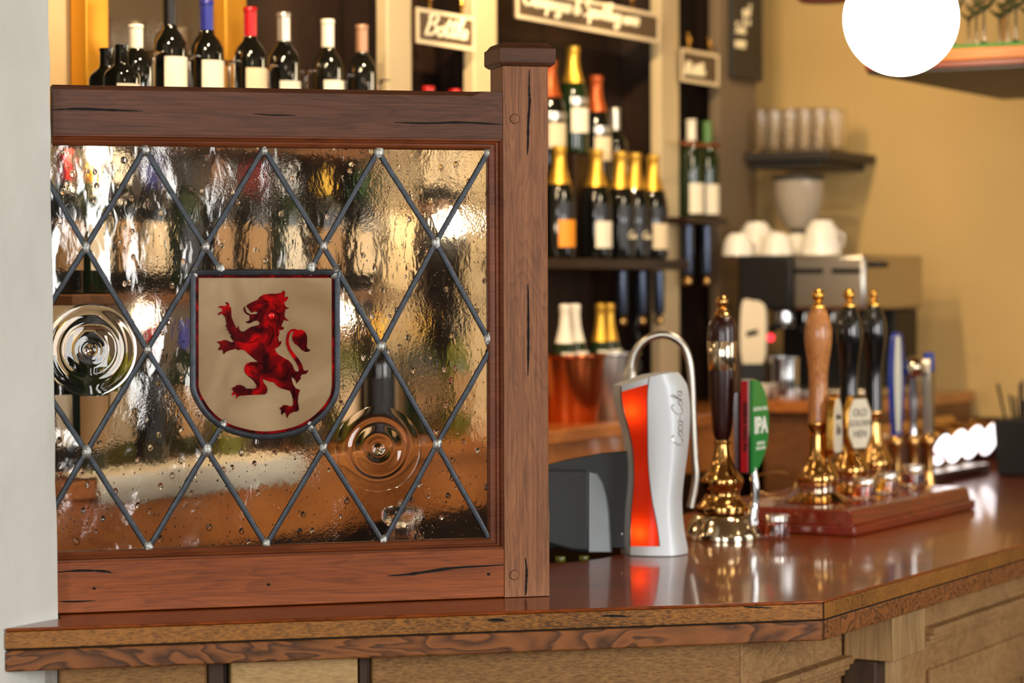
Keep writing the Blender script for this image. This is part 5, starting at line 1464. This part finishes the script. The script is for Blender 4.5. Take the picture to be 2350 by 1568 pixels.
# ================================================================== behind the screen, on the bar
dcl = G(921, 1334)
dcn = thing('glass_decanter', 'small clear glass decanter with a bulbous stopper behind the leaded glass', 'decanter', dcl)
sd = dcl.y/FPX
MB().lathe([(0,.002),(60*sd,0),(62*sd,.006),(60*sd,.05),(50*sd,(1334-1242)*sd),(40*sd,(1334-1228)*sd),(31*sd,(1334-1214)*sd),(28*sd,(1334-1208)*sd),(24*sd,(1334-1208)*sd),(26*sd,(1334-1215)*sd),(36*sd,(1334-1228)*sd),(46*sd,(1334-1242)*sd),(56*sd,.05),(57*sd,.009),(0,.008)], (0,0,.0005), 32, caps=False).build('decanter_body', M['glass'], dcn)
MB().lathe([(26*sd,(1334-1207.5)*sd),(36*sd,(1334-1203)*sd),(45*sd,(1334-1192)*sd),(46.5*sd,(1334-1182)*sd),(43*sd,(1334-1170)*sd),(30*sd,(1334-1162)*sd),(6*sd,(1334-1160)*sd),(6*sd,(1334-1156)*sd),(7.5*sd,(1334-1151)*sd),(4*sd,(1334-1147)*sd),(0,(1334-1146)*sd)], (0,0,.0005), 32).build('stopper', M['glass'], dcn)
# olive bottles under the bar
ub = thing('under_bar_shelf', 'dark shelf under the back of the bar', 'shelf', G(1310, 1281, .86))
for px, txt in ((1286,'olive-green bottle under the bar beside the post'),(1340,'olive-green bottle under the bar nearer the dispenser')):
    l = inner - U1*(.42 if px == 1292 else .30) - N1*.10; 
    l = at(px, 1400, (K - N1*(W1+.075)).y + .06); l.z = .801
    q = hit(px, 1280, K - N1*(W1+.12), N1)
    b_ = bottle('w', txt, Vector((q.x, q.y, ZC-.30)), 'olive bottles under the bar', 'bottle_ol', None, None, 1.0); b_.scale = (.72, .72, 1)
q = hit(1312, 1280, K - N1*(W1+.12), N1); ub.location = Vector((q.x, q.y, ZC-.3015))
ub.rotation_euler = (0,0,math.atan2(U1.y, U1.x))
MB().box(-.3, .075, -.05, .05, -.02, 0).build('shelf_board', M['dkwood'], ub, bevel=.002)
MB().box(-.3, .075, -.05, .05, -(ZC-.3015), -.0203).build('shelf_side', M['dkwood'], ub)

# ================================================================== warm lamps: back bar spots and added unseen bulbs
for px, z, e in ((250, 2.72, 16), (620, 2.72, 16), (1020, 2.7, 12), (1340, 2.72, 20), (1610, 2.7, 8)):
    p = bb(px, .42, z); tgt = bb(px, -.1, 1.9); spot('back_bar_spot', p, tgt, e*2.1, (1, .74, .44), 95)
for px, z, e in ((230, 1.95, 3.5), (1035, 1.83, 3)):
    bulb('unseen_shelf_bulb', bb(px, .06, z), e*.5, (1, .78, .5), .02)  # unseen bulbs placed to make bright patches in the leaded glass
for px, z, e in ((330, 1.61, 1.6), (780, 1.61, 1.6)):
    bulb('unseen_shelf_bulb', bb(px, .06, z), e*.5, (1, .78, .5), .02)
bulb('globe_fill', gc + Vector((-.0, .6, .1)), 16, (1, .8, .52), .12)  # extra lamp added behind the globe to brighten the ochre wall
for i, p in enumerate(((1.9, 4.6, 2.55), (2.6, 6.2, 2.5), (-.6, 1.5, 2.6), (1.0, 2.2, 2.6), (1.6, 3.2, 2.7), (2.9, 3.4, 2.5), (.3, 3.0, 2.75), (2.2, 1.2, 2.6), (1.5, 5.6, 2.7), (3.3, 4.6, 2.2))):
    bulb('sparkle_bulb', p, 3.5, (1, .78, .5), .02)  # bulbs out of view, added for sparkle on brass and bottles
spot('wall_wash', wallp(.6, -.9, 2.9), wallp(.4, 0, 1.7), 14, (1, .76, .44), 110)
